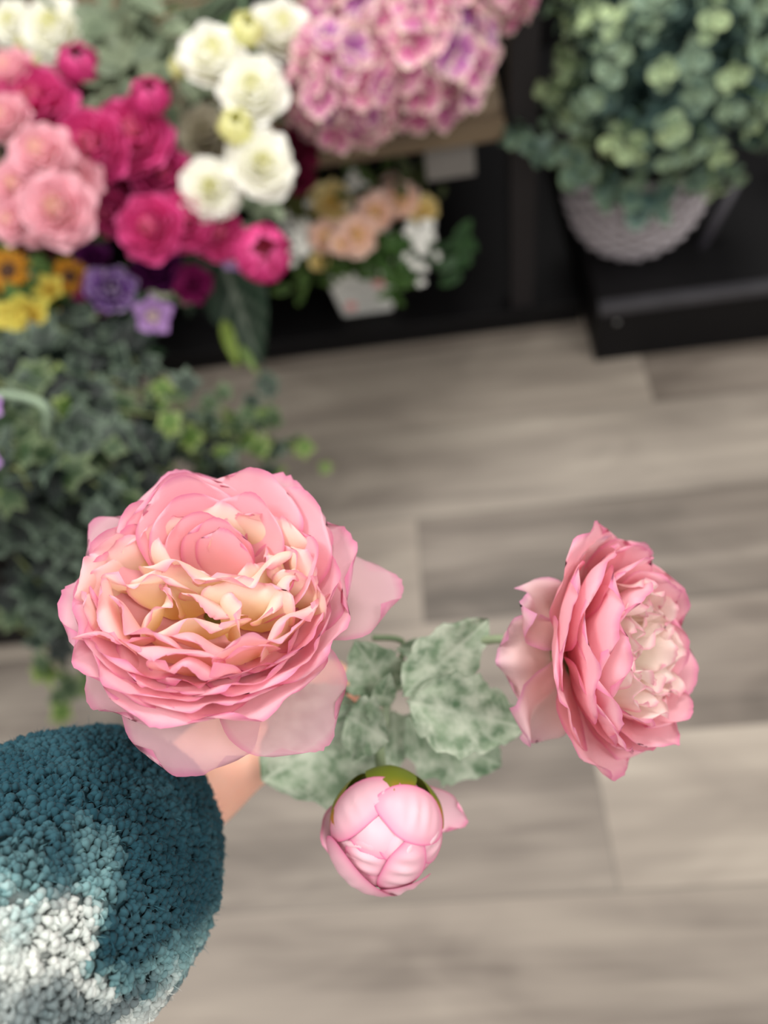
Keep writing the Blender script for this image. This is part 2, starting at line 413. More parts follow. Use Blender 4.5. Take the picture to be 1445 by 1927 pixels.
def ring(bloom, M, n, off, r0, z0, L, Wd, ph, k, ruf, cols, seed, jit=.12, mt=None, edge=.0012, refl=0, skip=(), lj=.06, **kw):
    for i in range(n):
        if i in skip: continue
        th = off*DEG+2*math.pi*i/n+RS.uniform(-jit, jit)
        add_petal(bloom, M, mt or M_PETAL, theta=th, r0=r0, z0=z0, L=L*(1+RS.uniform(-lj, lj)), Wd=Wd*(1+RS.uniform(-.1, .1)), phis=[p+RS.uniform(-4, 4) for p in ph],
                  k=k, ruf=ruf, seed=seed+i*1.37, cols=cols, edgec=MAG, edge=edge, ser=.0007, refl=refl, **kw)
def some(bloom, M, lst, z0, cols, ruf, r0=.005, edge=.0012, **kw):
    for th, L, Wd, ph, k, s in lst:
        add_petal(bloom, M, M_PETAL, theta=th*DEG, r0=r0, z0=z0, L=L, Wd=Wd, phis=ph, k=k, ruf=ruf, seed=s, cols=cols, edgec=MAG, edge=edge, ser=.0006, **kw)
# near and side petals, seen from outside, three layers deep
some(bl1, B1, [(-20, .058, .058, [82, 66, 42], 14, 21), (-60, .058, .060, [84, 70, 44], 14, 22), (-102, .056, .058, [84, 70, 46], 13, 23), (-142, .054, .060, [82, 68, 44], 13, 24), (-178, .053, .058, [80, 64, 42], 14, 25)], .002, C2, .0018, refl=8, wav=.0008)
some(bl1, B1, [(-40, .055, .060, [82, 66, 30], 17, 31), (-82, .053, .060, [84, 68, 34], 16, 32), (-122, .054, .058, [82, 66, 32], 16, 33), (-160, .052, .058, [80, 62, 32], 17, 34), (160, .054, .056, [76, 56, 30], 18, 35), (4, .055, .054, [76, 58, 30], 18, 36)], .004, C2, .0018, refl=6, wav=.0008)
some(bl1, B1, [(-24, .051, .052, [82, 66, 18], 20, 41), (-64, .049, .054, [84, 68, 20], 20, 42), (-105, .048, .052, [84, 68, 22], 19, 43), (-146, .050, .052, [80, 62, 20], 20, 44), (176, .050, .046, [76, 56, 24], 22, 45)], .006, C2, .0022, refl=8, wav=.001)
some(bl1, B1, [(-48, .044, .046, [84, 68, 20], 22, 51), (-86, .042, .042, [84, 70, 26], 22, 52)], .007, C2, .0024, refl=12, wav=.0014)
# far petals, seen from inside: a broad smooth one and nested shells
some(bl1, B1, [(44, .060, .058, [64, 52, 36], 10, 61), (70, .060, .052, [60, 46, 26], 14, 62), (112, .058, .054, [60, 46, 26], 16, 63), (138, .054, .046, [66, 50, 30], 20, 64)], .004, C2, .001)
some(bl1, B1, [(112, .056, .048, [58, 42, 12], 30, 65), (110, .050, .042, [56, 38, 0], 42, 66), (106, .044, .038, [52, 32, -14], 55, 67), (84, .040, .032, [46, 20, 6], 40, 68), (72, .036, .026, [40, 14, 20], 20, 69), (64, .050, .040, [56, 40, 14], 24, 71)], .006, C2, .0008)
some(bl1, B1, [(14, .052, .044, [68, 50, 20], 34, 72), (10, .045, .036, [66, 46, 10], 46, 73), (150, .048, .034, [72, 52, 22], 30, 74)], .006, C2, .0008)
C3 = [(0, CREAM), (.4, lin(255, 228, 206)), (.8, lin(255, 212, 206)), (1, lin(255, 200, 208))]
C4 = [(0, lin(250, 216, 128)), (.3, lin(255, 230, 172)), (.65, lin(255, 234, 208)), (1, lin(255, 216, 214))]
CH = [(0, lin(255, 222, 170)), (.35, lin(255, 206, 190)), (1, lin(255, 190, 204))]
# the quartered heart: broad ruffled petals standing in folds
for i, (x, y, L, Wd, psi) in enumerate(((-.030, .012, .030, .030, 120), (-.016, .018, .032, .036, 100), (.002, .022, .034, .034, 80), (.020, .018, .034, .032, 60), (.032, .006, .032, .030, 20),
        (-.034, -.002, .030, .030, 170), (-.022, .004, .030, .034, 250), (-.006, .010, .031, .038, 270), (.012, .010, .032, .036, 285), (.024, .000, .031, .030, 320),
        (-.028, -.012, .030, .030, 215), (-.012, -.003, .027, .032, 95), (.004, -.001, .026, .026, 250), (.016, -.008, .029, .034, 80), (.030, -.012, .032, .034, 330),
        (-.018, -.016, .032, .036, 240), (-.002, -.012, .029, .034, 275), (.010, -.020, .032, .036, 265), (-.008, -.024, .033, .036, 255), (.022, -.020, .034, .036, 300), (-.036, .006, .034, .028, 150), (-.024, .014, .028, .022, 60), (.010, .022, .030, .024, 130), (.028, .012, .028, .022, 200), (-.010, .002, .024, .020, 200), (.006, -.010, .026, .022, 20), (-.020, -.008, .026, .022, 330), (.018, .004, .025, .020, 100), (-.030, -.018, .028, .026, 260), (.034, -.004, .030, .024, 60), (0, -.028, .030, .030, 285))):
    x *= 1.02; y = y*1.05-.003
    th = math.atan2(y, x); rr = math.hypot(x, y)
    add_petal(bl1, B1, M_PETAL, theta=th, r0=rr, z0=.010+.10*rr, L=L*(1.0-.25*rr/.036), Wd=Wd*1.12, phis=[RS.uniform(0, 15), RS.uniform(5, 25), RS.uniform(45, 85)], k=RS.uniform(-18, 22),
              ruf=.0022, seed=130+i, cols=CH if y < -.019 else (C4 if i not in (0, 5, 10, 14, 20, 12) else C3), edgec=lin(238, 150, 182), edge=.0008, yaw=psi*DEG-th+RS.uniform(-.3, .3), ser=.0008, wav=.0034, wf=RS.uniform(2.5, 5), nu=25)
# ---- right bloom
B2c = at(1070, 1215, .345)
B2 = frame4(camdir(.74, .06, .67), CU, B2c)
bl2 = empty('bloom', (0, 0, 0), spray)
tag(bl2, 'right bloom facing sideways')
calyx(B2, 1.2, bl2)
# local x = image up; angle 180 = image down
G2 = [(0, LPINK), (.5, lin(240, 196, 190)), (1, PALE)]
for th, L, Wd, ph, s in ((95, .036, .040, [85, 125, 150], 11), (150, .044, .046, [85, 112, 120], 12), (52, .040, .030, [80, 95, 105], 13), (200, .05, .05, [75, 80, 80], 14), (-10, .05, .052, [70, 72, 70], 15), (250, .05, .05, [70, 74, 76], 16), (-50, .048, .05, [70, 70, 72], 17)):
    add_petal(bl2, B2, M_GUARD if s > 13 else M_PETAL, theta=th*DEG, r0=.004, z0=0, L=L, Wd=Wd, phis=ph, k=6, ruf=.006, wav=.003, wf=6, seed=s, cols=G2, edgec=lin(214, 130, 180), edge=.002, ser=.001)
ring(bl2, B2, 7, 12, .004, .001, .054, .058, [76, 62, 44], 12, .0022, C2, 220, wav=.001)
ring(bl2, B2, 7, 38, .004, .003, .054, .056, [70, 52, 26], 16, .0020, C2, 240, wav=.001)
ring(bl2, B2, 6, 5, .004, .005, .053, .054, [64, 46, 10], 18, .0020, C2, 260)
ring(bl2, B2, 6, 30, .004, .006, .050, .048, [58, 38, -6], 24, .0022, C2, 280)
C5 = [(0, lin(255, 238, 190)), (.4, lin(255, 245, 226)), (1, lin(255, 232, 228))]
for i in range(22):
    th = i*2.4; rr = .003+.021*((i+.5)/22)**.6
    add_petal(bl2, B2, M_PETAL, theta=th, r0=rr, z0=.014, L=RS.uniform(.026, .031), Wd=RS.uniform(.018, .026), phis=[RS.uniform(0, 15), RS.uniform(-5, 10), RS.uniform(10, 60)], k=RS.uniform(0, 40),
              ruf=.003, seed=330+i, cols=C5, edgec=lin(236, 150, 178), edge=.0008, yaw=RS.uniform(-1.2, 1.2), ser=.0008, wav=.002)
# ---- bud
BDc = at(728, 1556, .325)
R3 = .0225
axb = camdir(.06, -.30, .95)
BD = frame4(axb, CR, BDc-axb*R3)
bud = empty('bud', (0, 0, 0), spray)
tag(bud, 'small closed pale pink bud with green sepals')
core = MB(); lathe(core, [(.0005, 0)]+[(R3*.93*math.sin(a*DEG), R3-R3*.93*math.cos(a*DEG)) for a in range(12, 170, 12)]+[(.0005, R3*1.9)], 24, lin(222, 196, 180))
core.xf(BD); core.build('bud_core', M_BUD, bud)
CB = [(0, lin(240, 200, 200)), (.5, lin(246, 204, 214)), (1, lin(244, 190, 208))]
def arc(r_, end): return [90, 90-end*.33, 90-end*.66, 90-end]
def cap(x, y, rx, ry, rot, rr, seed, curlup=.05):
    """a petal lying on the ball: centre direction x,y in ball radii, angular radii rx, ry"""
    y += .30; x -= .04
    z = math.sqrt(max(.02, 1-min(.98, x*x+y*y))); c = Vector((x, y, z)).normalized()
    e1 = Vector((math.cos(rot*DEG), math.sin(rot*DEG), 0)); e1 = (e1-c*e1.dot(c)).normalized(); e2 = c.cross(e1)
    mb = MB(); vs = []; cs = []; fs = []; NR, NP = 14, 40
    for i in range(NR+1):
        q = i/NR
        for j in range(NP):
            a_ = 2*math.pi*j/NP; wob = 1+.05*noise.noise(Vector((math.cos(a_)*1.5+seed, math.sin(a_)*1.5, seed)))
            tip = 1+.10*max(0, math.cos(a_))**6
            ax_, ay_ = q*rx*math.cos(a_)*wob*tip, q*ry*math.sin(a_)*wob; an = math.hypot(ax_, ay_)
            dr = (e1*ax_+e2*ay_)/an if an > 1e-6 else Vector((0, 0, 0))
            p = c*math.cos(an)+dr*math.sin(an)
            wr = .014*math.sin(ax_*26+2*ay_)*(1-q)*2*abs(math.sin(seed))
            R_ = R3*(rr+.045*(1-q*q)*.8+curlup*max(0, q-.86)*2+wr)
            vs.append(Vector((0, 0, R3))+p*R_)
            de = (1-q)*min(rx, ry)*R3
            cs.append(mixc(lin(206, 84, 138), mixc(lin(224, 162, 180), lin(230, 188, 198), (1-q)), .2+.5*sstep(0, .0009, de)+.3*sstep(0, .004, de)))
        if i: fs += [((i-1)*NP+j, (i-1)*NP+(j+1) % NP, i*NP+(j+1) % NP, i*NP+j) for j in range(NP)]
    mb.add(vs, fs, cs); mb.xf(BD); mb.build('petal', M_BUD, bud)
for i, q in enumerate(((-.62, -.1, .80, 1.0, 100, 1.00), (.62, .0, .75, 1.0, 80, 1.00), (.1, -.6, .85, .6, 10, .985), (0, .6, .9, .7, 0, .99), (-.40, -.22, .52, .40, 80, 1.03), (-.22, .28, .62, .42, 150, 1.04),
                       (.30, .02, .55, .34, -30, 1.045), (.25, -.42, .60, .38, 65, 1.075), (-.52, .46, .78, .44, 52, 1.075), (.52, .40, .68, .48, 155, 1.085), (.80, -.10, .42, .36, 100, 1.05), (-.28, -.72, .4, .22, 30, 1.03), (-.56, -.74, .80, .44, -36, 1.16), (.12, -.92, .60, .26, 8, 1.12))):
    cap(*q, i+1)
for th, L, Wd, ph, s in ((228, .047, .036, [92, 50, 10, -42], 1), (268, .046, .030, [92, 48, 8, -40], 3), (-18, .040, .022, [95, 70, 66], 2)):
    m = petal_mb(theta=th*DEG, r0=.001, z0=-.002, L=L, Wd=Wd, phis=ph, k=26, ruf=.001, seed=420+s, cols=CB, edgec=lin(218, 100, 150), edge=.0014, ser=.0005)
    m.xf(BD); m.build('petal', M_BUD, bud)
def sepal(th, pol, ln, wd, seed):
    """pointed green sepal lying on the ball, its tip towards the pole"""
    mb = MB(); vs = []; cs = []; NU, NV = 10, 18
    for j in range(NV+1):
        v = j/NV; a_ = pol+ln*(.5-v)                       # polar angle from the pole
        hw = wd*(math.sin(math.pi*(.28+.72*v))**.8)+.01
        for i in range(NU+1):
            u = -1+2*i/NU; b_ = th*DEG+u*hw/max(.35, math.sin(a_))
            R_ = R3*(1.11-.03*abs(u)-.02*v)
            vs.append(Vector((math.sin(a_)*math.cos(b_), math.sin(a_)*math.sin(b_), math.cos(a_)))*R_+Vector((0, 0, R3)))
            cs.append(mixc(lin(104, 116, 30), lin(196, 120, 40), sstep(.45, 1, v+.25*noise.noise(Vector((u*2, v*3, seed))))*.8))
    fs = [(j*(NU+1)+i, j*(NU+1)+i+1, (j+1)*(NU+1)+i+1, (j+1)*(NU+1)+i) for j in range(NV) for i in range(NU)]
    mb.add(vs, fs, cs); mb.xf(BD); mb.build('sepal', M_LEAF, bud)
for th, pol, ln, wd in ((84, 1.62, 1.3, .46), (160, 1.85, 1.4, .48), (20, 1.78, 1.4, .46), (262, 2.4, 1.0, .5)): sepal(th, pol, ln, wd, th)
calyx(BD, 1.0, bud)
# ---- stems of the spray
SG = lin(128, 142, 108); SG2 = lin(150, 162, 140)
GRIP = at(610, 1290, .455)
b = MB(); tube(b, [at(380, 1420, .60), at(520, 1340, .50), GRIP, at(690, 1300, .41), NODE], .003, SG, 10, SG2); b.build('main_stem', M_STEM, spray)
def subs(p, axis, back, name='side_stem', r=.0022):
    mb = MB(); tube(mb, [NODE, NODE.lerp(p-axis*back, .55)-Vector((0, 0, .008)), p-axis*back, p-axis*.008], r, SG2, 10, SG); return mb.build(name, M_STEM, spray)
subs(B1.translation, camdir(.03, .58, .81), .05)
subs(B2.translation, camdir(.74, .06, .67), .045)
subs(BD.translation, axb, .04, r=.0026)
# ---- dusty leaves
def leaf_mb(base, tip, width, up, lobes=5, seed=0, droop=.0, cup=.15, c1=lin(84, 112, 84), c2=lin(146, 166, 140), outline='lobed', nu=14, nv=26):
    base, tip = Vector(base), Vector(tip); L = (tip-base).length; d = (tip-base).normalized()
    s = d.cross(up).normalized(); n = s.cross(d).normalized()
    mb = MB(); vs = []; cs = []; uv = []
    for j in range(nv+1):
        v = j/nv
        if outline == 'lobed': f = math.sin(math.pi*min(1, v*1.0)**.78)**.75*(1+.20*abs(math.sin(v*math.pi*lobes))-.06)*(1+.04*math.sin(v*90))
        elif outline == 'long': f = math.sin(math.pi*v**.7)**.9
        else: f = math.sin(math.pi*v**.6)**.5
        if v > .995: f = .02
        f = max(f, .03)
        for i in range(nu+1):
            u = -1+2*i/nu; x = u*f*width/2*(1+.07*noise.noise(Vector((seed, v*20, u*2))))
            z = cup*abs(x)*1.0-droop*L*v*v+.03*width*noise.noise(Vector((u*2+seed, v*4, 0)))*abs(u)*2
            z += .02*width*abs(math.sin((v*7-abs(u)*1.2)*math.pi))*abs(u)
            fwd = .12*abs(u)*width*.5*(1-v)
            vs.append(base+d*(v*L+fwd)+s*x+n*z)
            vein = 1-sstep(0, .09, abs(u)); vein = max(vein, .8*(1-sstep(0, .16, abs(((v*6-abs(u)*1.6) % 1)-.5)))*(1-.4*abs(u)))
            t = .5+.8*noise.noise(Vector((u*2.2+seed, v*4, 2)))
            cs.append(mixc(mixc(c1, c2, t), lin(196, 206, 188), vein*.55)); uv.append((u, v))
    fs = [(j*(nu+1)+i, j*(nu+1)+i+1, (j+1)*(nu+1)+i+1, (j+1)*(nu+1)+i) for j in range(nv) for i in range(nu)]
    mb.add(vs, fs, cs, uv); return mb
toC = -CF
for bs, tp, wd_, ol, lb, dr in (
        ((756, 1312, .365), (922, 1166, .375), .025, 'lobed', 4, .06), ((762, 1318, .362), (994, 1374, .362), .031, 'lobed', 5, .08),
        ((758, 1345, .395), (946, 1448, .395), .036, 'lobed', 4, .1), ((700, 1335, .385), (492, 1475, .375), .052, 'lobed', 4, .1),
        ((690, 1320, .375), (600, 1490, .39), .036, 'lobed', 4, .1), ((650, 1345, .372), (733, 1396, .355), .024, 'lobed', 3, .0),
        ((735, 1310, .385), (668, 1205, .37), .024, 'lobed', 4, .0), ((715, 1330, .38), (735, 1265, .36), .010, 'long', 3, 0),
        ((700, 1325, .38), (690, 1350, .36), .012, 'long', 3, 0), ((810, 1222, .39), (745, 1222, .39), .010, 'long', 3, 0),
        ((740, 1335, .40), (745, 1450, .405), .018, 'long', 3, 0)):
    leaf_mb(at(*bs), at(*tp), wd_*1.16, toC, lb, RS.uniform(0, 50), dr, outline=ol).build('leaf', M_DUSTY, spray)
b = MB(); tube(b, [NODE, at(760, 1212, .40), at(700, 1200, .40)], .0016, lin(96, 112, 84), 8); b.build('twig', M_STEM, spray)

# ================================================================== the person: arm, hand and fleece sleeve
person = empty('person', (0, 0, 0))
tag(person, 'person in a curly teal and white fleece sleeve holding the pink peony spray', 'person')
def skin_mesh(chains, name, m, par, sub=2):
    """chains share vertices by key; each item (key, point, radius)"""
    keys = {}; vs = []; rad = []; es = []
    for ch in chains:
        prev = None
        for it in ch:
            k = it[0]
            if k not in keys: keys[k] = len(vs); vs.append(it[1]); rad.append(it[2])
            if prev is not None: es.append((prev, keys[k]))
            prev = keys[k]
    me = bpy.data.meshes.new(name); me.from_pydata([tuple(v) for v in vs], es, [])
    o = bpy.data.objects.new(name, me); COL.objects.link(o)
    md = o.modifiers.new('skin', 'SKIN'); md.use_smooth_shade = True
    for i, r in enumerate(rad):
        sv = me.skin_vertices[0].data[i]; sv.radius = (r, r) if not isinstance(r, tuple) else r; sv.use_root = (i == 0)
    s = o.modifiers.new('sub', 'SUBSURF'); s.levels = sub; s.render_levels = sub
    dg = bpy.context.evaluated_depsgraph_get(); ev = o.evaluated_get(dg)
    nm = bpy.data.meshes.new_from_object(ev); nm.materials.clear(); nm.materials.append(m)
    nm.polygons.foreach_set('use_smooth', [True]*len(nm.polygons))
    bpy.data.objects.remove(o)
    o = bpy.data.objects.new(name, nm); COL.objects.link(o); o.parent = par; return o
# hand frame: h = from wrist to the grip, s = along the gripped stem, n = out of the back of the hand
WR = at(330, 1520, .405)
PA = at(425, 1455, .425)
hx = (GRIP-WR).normalized()
sx_ = (at(690, 1300, .41)-at(520, 1340, .50)).normalized()
nn = hx.cross(sx_).normalized()
if nn.dot(-CF) < 0: nn = -nn
sy = (sx_-hx*sx_.dot(hx)).normalized()        # knuckle line: runs along the stem
KN = GRIP-hx*.022+nn*.012                      # knuckles, in front of the stem as seen by the camera
palm = WR.lerp(KN, .55)
chains = [[('e', at(-560, 2110, .22), .036), ('f', at(20, 1735, .30), .033), ('w', WR, .026), ('p', palm, (.027, .021))]]
for i, (o_, l_) in enumerate(((.030, .92), (.010, 1.05), (-.010, 1.0), (-.029, .8))):
    k = KN+sy*o_-hx*(.004*abs(o_)/.03)
    r = .0088*(1 if i < 3 else .86)
    a = k+(hx*.030-nn*.006)*l_
    b_ = a+(-hx*.002-nn*.026)*l_
    c = b_+(-hx*.020-nn*.004)*l_
    chains.append([('p', palm, .026), ('k%d' % i, k, .0115), ('a%d' % i, a, r), ('b%d' % i, b_, r*.95), ('c%d' % i, c, r*.8)])
t0 = palm+sy*.026-nn*.006; t1 = t0+hx*.032+sy*.010-nn*.016; t2 = t1+hx*.024-sy*.006-nn*.006; t3 = t2+hx*.014-sy*.012+nn*.004
chains.append([('p', palm, .026), ('t0', t0, .015), ('t1', t1, .0115), ('t2', t2, .0105), ('t3', t3, .0085)])
skin_mesh(chains, 'body', M_SKIN, person)
# sleeve
AX = [at(-640, 2160, .215), at(-260, 1910, .25), at(0, 1745, .29), at(140, 1645, .33), at(215, 1595, .372), at(250, 1565, .39)]
RR = [.056, .057, .0585, .0595, .050, .031]
def catm(P, t):
    n = len(P)-1; g = t*n; i = min(int(g), n-1); t = g-i
    p0, p1, p2, p3 = P[max(i-1, 0)], P[i], P[i+1], P[min(i+2, n)]
    return .5*((2*p1)+(p2-p0)*t+(2*p0-5*p1+4*p2-p3)*t*t+(3*p1-p0-3*p2+p3)*t**3)
def sl_pt(t, a, ex=0):
    c = catm(AX, t); d = (catm(AX, min(1, t+.01))-catm(AX, max(0, t-.01))).normalized()
    x = d.cross(-CF).normalized(); y = x.cross(d)
    r = catm(RR, t)
    nrm = x*math.cos(a)+y*math.sin(a)
    fold = .003*noise.noise(Vector((math.cos(a)*1.5, math.sin(a)*1.5, t*7)))
    return c+nrm*(r+fold+ex), nrm, d
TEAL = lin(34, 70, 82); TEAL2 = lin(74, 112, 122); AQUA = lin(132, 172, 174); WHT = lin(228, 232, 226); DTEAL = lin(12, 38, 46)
PC = [(at(60, 1790, .23), .045, WHT), (at(140, 1860, .22), .03, WHT), (at(170, 1690, .265), .018, AQUA)]
def fcol(p, s):
    # the printed pattern of the fleece: a pale patch along the forearm with a dark blot in it
    q = p-PO; u_ = q.dot(PU)/.001; v_ = q.dot(PV)/.001          # millimetres across and along the patch
    n1 = 4.5*noise.noise(p*60)+2.5*noise.noise(p*170)
    a = sstep(3, -3, u_+n1*.6-max(0, v_-15)*.35)*sstep(-18, 6, v_+n1*1.5-.25*u_)
    a = max(a, .7*sstep(22, 38, v_+n1)*sstep(26, 12, u_-max(0, v_-30)*.2))
    c = mixc(TEAL, AQUA, min(1, a*1.6)); c = mixc(c, WHT, sstep(.45, .95, a*(.9+.25*noise.noise(p*90))))
    d = noise.noise(p*38+Vector((4, 1, 7)))
    c = mixc(c, TEAL2, .45*max(0, noise.noise(p*45)+.2)+.25*max(0, noise.noise(p*400)))
    c = mixc(c, TEAL, sstep(.22, .42, d)*.7)
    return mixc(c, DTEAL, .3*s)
# the patch starts where the surface is seen at about pixel 185,1610
PO = at(188, 1700, .262); PU = CR.copy(); PV = -CU.copy()
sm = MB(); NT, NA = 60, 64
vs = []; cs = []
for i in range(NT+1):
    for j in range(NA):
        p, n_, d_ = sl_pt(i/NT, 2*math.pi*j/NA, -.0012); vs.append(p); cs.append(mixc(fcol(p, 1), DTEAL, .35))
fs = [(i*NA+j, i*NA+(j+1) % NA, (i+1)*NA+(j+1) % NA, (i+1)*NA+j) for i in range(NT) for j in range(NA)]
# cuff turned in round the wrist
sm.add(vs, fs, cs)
RF = random.Random(5)
def curl(p, n, d, s, col):
    """one small tuft: a bent, tapering lobe"""
    a = RF.uniform(0, 2*math.pi); x = d.cross(n).normalized(); t = x*math.cos(a)+d*math.sin(a); bt = n.cross(t)
    l = s*RF.uniform(.9, 1.9); h = s*RF.uniform(.45, .9); bend = RF.uniform(-.6, .6)
    vs = []; cs = []; K, Q = 6, 7
    for k in range(K+1):
        f = k/K; r = s*.52*math.sin(math.pi*(.12+.82*f))**.7
        c = p+t*(l*(f-.5))+bt*(bend*s*math.sin(math.pi*f))+n*(h*math.sin(math.pi*f)*.75)
        for q in range(Q):
            an = 2*math.pi*q/Q; vs.append(c+(bt*math.cos(an)+n*math.sin(an)*.9)*r*RF.uniform(.8, 1.2))
            cs.append(mixc(col, (col[0]*.78, col[1]*.78, col[2]*.78), .5-.5*math.sin(an)*0))
    fs = [(k*Q+q, k*Q+(q+1) % Q, (k+1)*Q+(q+1) % Q, (k+1)*Q+q) for k in range(K) for q in range(Q)]
    fs += [tuple(range(Q))[::-1], tuple(K*Q+q for q in range(Q))]
    sm.add(vs, fs, cs)
for i in range(30000):
    t = RF.uniform(.12, 1.0); a = RF.uniform(0, 2*math.pi)
    if RF.random() > catm(RR, t)/.06: continue
    p, n_, d_ = sl_pt(t, a, RF.uniform(-.0006, .0012))
    if n_.dot(CAM-p) < -.03: 
        if RF.random() < .6: continue
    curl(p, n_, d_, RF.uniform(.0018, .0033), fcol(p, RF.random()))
# fine fuzz
for i in range(9000):
    t = RF.uniform(.12, 1.0); a = RF.uniform(0, 2*math.pi); p, n_, d_ = sl_pt(t, a, .001)
    if n_.dot(CAM-p) < -.03: continue
    q = Vector((RF.gauss(0, 1), RF.gauss(0, 1), RF.gauss(0, 1)))*.0016
    e = p+n_*RF.uniform(.0012, .0034)+q; x = n_.cross(q).normalized()*.00012
    c = fcol(p, 0); sm.add([p-x, p+x, (p+e)/2+x*.7+n_*.0006, e], [(0, 1, 2), (0, 2, 3)], [c]*4)
sm.build('sleeve', M_FLEECE, person)
# ================================================================== background: flower heads
def flower_mesh(name, R, cols, edgec, seed, kind='rose', edge=.0015):
    mb = MB(); rs = random.Random(seed); n0 = 7
    def rg(n, off, r0, z0, L, Wd, ph, k, ruf, cc=cols, ed=edgec):
        for i in range(n):
            mb.join(petal_mb(theta=off+2*math.pi*i/n+rs.uniform(-.15, .15), r0=r0*R, z0=z0*R, L=L*R*rs.uniform(.93, 1.07), Wd=Wd*R*rs.uniform(.9, 1.1), phis=[p+rs.uniform(-5, 5) for p in ph],
                             k=k/R, ruf=ruf*R, seed=seed+i*1.3+off*5+len(mb.v)*.01, cols=cc, edgec=ed, edge=edge, nu=8, nv=8, ser=.02*R))
    if kind == 'rose':
        rg(7, 0, .08, 0, 1.12, 1.15, [82, 68, 60], .25, .05)
        rg(7, .45, .08, .05, 1.08, 1.1, [76, 54, 30], .35, .05)
        rg(5, .2, .08, .10, 1.0, .95, [70, 44, 8], .4, .05)
        rg(5, .8, .07, .12, .92, .8, [60, 34, -4], .5, .05)
        rg(5, .1, .05, .15, .82, .62, [48, 22, -10], .7, .06)
        rg(5, .7, .03, .2, .72, .5, [32, 8, -12], .9, .07, [(0, cols[0][1]), (1, mixc(cols[0][1], cols[-1][1], .5))])
        rg(4, .3, .02, .25, .6, .4, [18, 0, 10], 1.2, .08, [(0, cols[0][1]), (1, cols[0][1])])
    elif kind == 'bud':
        rg(5, 0, .04, 0, 2.3, 1.3, [88, 35, -30, -75], .9, .02)
        rg(5, .6, .04, .08, 2.1, 1.2, [85, 35, -30, -75], .95, .03)
        rg(4, .2, .04, .15, 1.9, 1.1, [80, 30, -30, -70], 1.0, .03)
    elif kind == 'star':
        rg(5, 0, .04, 0, 1.1, .75, [45, 60, 85], .4, .06)
        rg(3, .6, .04, .05, .6, .35, [20, 25, 50], .8, .08, [(0, cols[0][1]), (1, cols[0][1])])
    elif kind == 'daisy':
        rg(15, 0, .2, .02, .85, .3, [75, 80, 88], .3, .04)
        rg(15, .2, .2, .06, .75, .28, [65, 72, 78], .3, .04)
        lathe(mb, [(.42*R, .05*R), (.40*R, .14*R), (.25*R, .2*R), (.001, .21*R)], 20, lin(70, 40, 18))
    elif kind == 'soft':
        rg(6, 0, .08, 0, 1.1, 1.0, [80, 60, 40], .35, .12)
        rg(5, .5, .08, .08, 1.0, .95, [70, 45, 15], .4, .12)
        rg(5, .1, .05, .12, .8, .7, [50, 25, 0], .6, .12)
        rg(4, .7, .03, .16, .6, .45, [25, 5, 0], .9, .12, [(0, cols[0][1]), (1, cols[0][1])])
    return mb.mesh(name, M_BLOOM)
HOT = [(0, lin(226, 130, 150)), (.5, lin(205, 50, 120)), (1, lin(214, 66, 134))]
HOTD = [(0, lin(196, 90, 120)), (.5, lin(176, 34, 98)), (1, lin(196, 56, 122))]
LP = [(0, lin(246, 218, 194)), (.5, lin(238, 180, 192)), (1, lin(240, 190, 202))]
WH = [(0, lin(234, 232, 160)), (.4, lin(250, 249, 232)), (1, lin(252, 251, 247))]
WB = [(0, lin(226, 226, 130)), (1, lin(238, 236, 176))]
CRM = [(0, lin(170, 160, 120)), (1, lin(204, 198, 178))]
BURG = [(0, lin(60, 8, 26)), (1, lin(104, 16, 50))]
PUR = [(0, lin(70, 20, 90)), (.5, lin(92, 34, 120)), (1, lin(150, 110, 190))]
DPUR = [(0, lin(60, 14, 60)), (1, lin(92, 22, 88))]
LAV = [(0, lin(226, 212, 190)), (.4, lin(170, 130, 190)), (1, lin(184, 146, 204))]
YEL = [(0, lin(190, 150, 50)), (1, lin(198, 192, 84))]
ORG = [(0, lin(110, 56, 8)), (1, lin(176, 116, 14))]
PCH = [(0, lin(252, 234, 160)), (.5, lin(255, 224, 204)), (1, lin(255, 230, 222))]
PYE = [(0, lin(236, 206, 110)), (1, lin(252, 240, 186))]
HOTE = lin(236, 110, 170)
PROTO = {}
def head_mesh(kind, v, R):
    K = {'hot': (HOT, HOTE, 'rose'), 'hotbud': (HOT, HOTE, 'bud'), 'hotd': (HOTD, HOTE, 'rose'), 'light': (LP, lin(246, 190, 200), 'rose'), 'white': (WH, lin(250, 250, 246), 'rose'), 'whitebud': (WB, lin(244, 242, 200), 'bud'),
         'cream': (CRM, lin(210, 204, 190), 'rose'), 'burg': (BURG, lin(120, 20, 60), 'rose'), 'purple': (PUR, lin(226, 210, 236), 'soft'), 'dpur': (DPUR, lin(110, 30, 110), 'rose'), 'lav': (LAV, lin(180, 120, 210), 'star'),
         'yellow': (YEL, lin(240, 232, 120), 'star'), 'orange': (ORG, lin(240, 180, 30), 'daisy'), 'peach': (PCH, lin(246, 210, 190), 'soft'), 'pyel': (PYE, lin(236, 214, 150), 'soft'), 'mag': ([(0, lin(90, 10, 60)), (1, lin(140, 24, 96))], lin(160, 40, 110), 'soft')}[kind]
    key = (kind, v)
    if key not in PROTO: PROTO[key] = flower_mesh('flower_head', .05, K[0], K[1], 10*v+len(kind), K[2])
    return PROTO[key]
NAMES = {'hot': 'artificial_peony', 'hotd': 'artificial_peony', 'hotbud': 'peony_bud', 'light': 'artificial_peony', 'white': 'artificial_rose', 'whitebud': 'rose_bud', 'cream': 'artificial_rose', 'burg': 'artificial_rose',
         'purple': 'anemone', 'dpur': 'ranunculus', 'lav': 'freesia', 'yellow': 'alstroemeria', 'orange': 'sunflower', 'mag': 'anemone'}
RB = random.Random(11)
STG = lin(70, 92, 52)
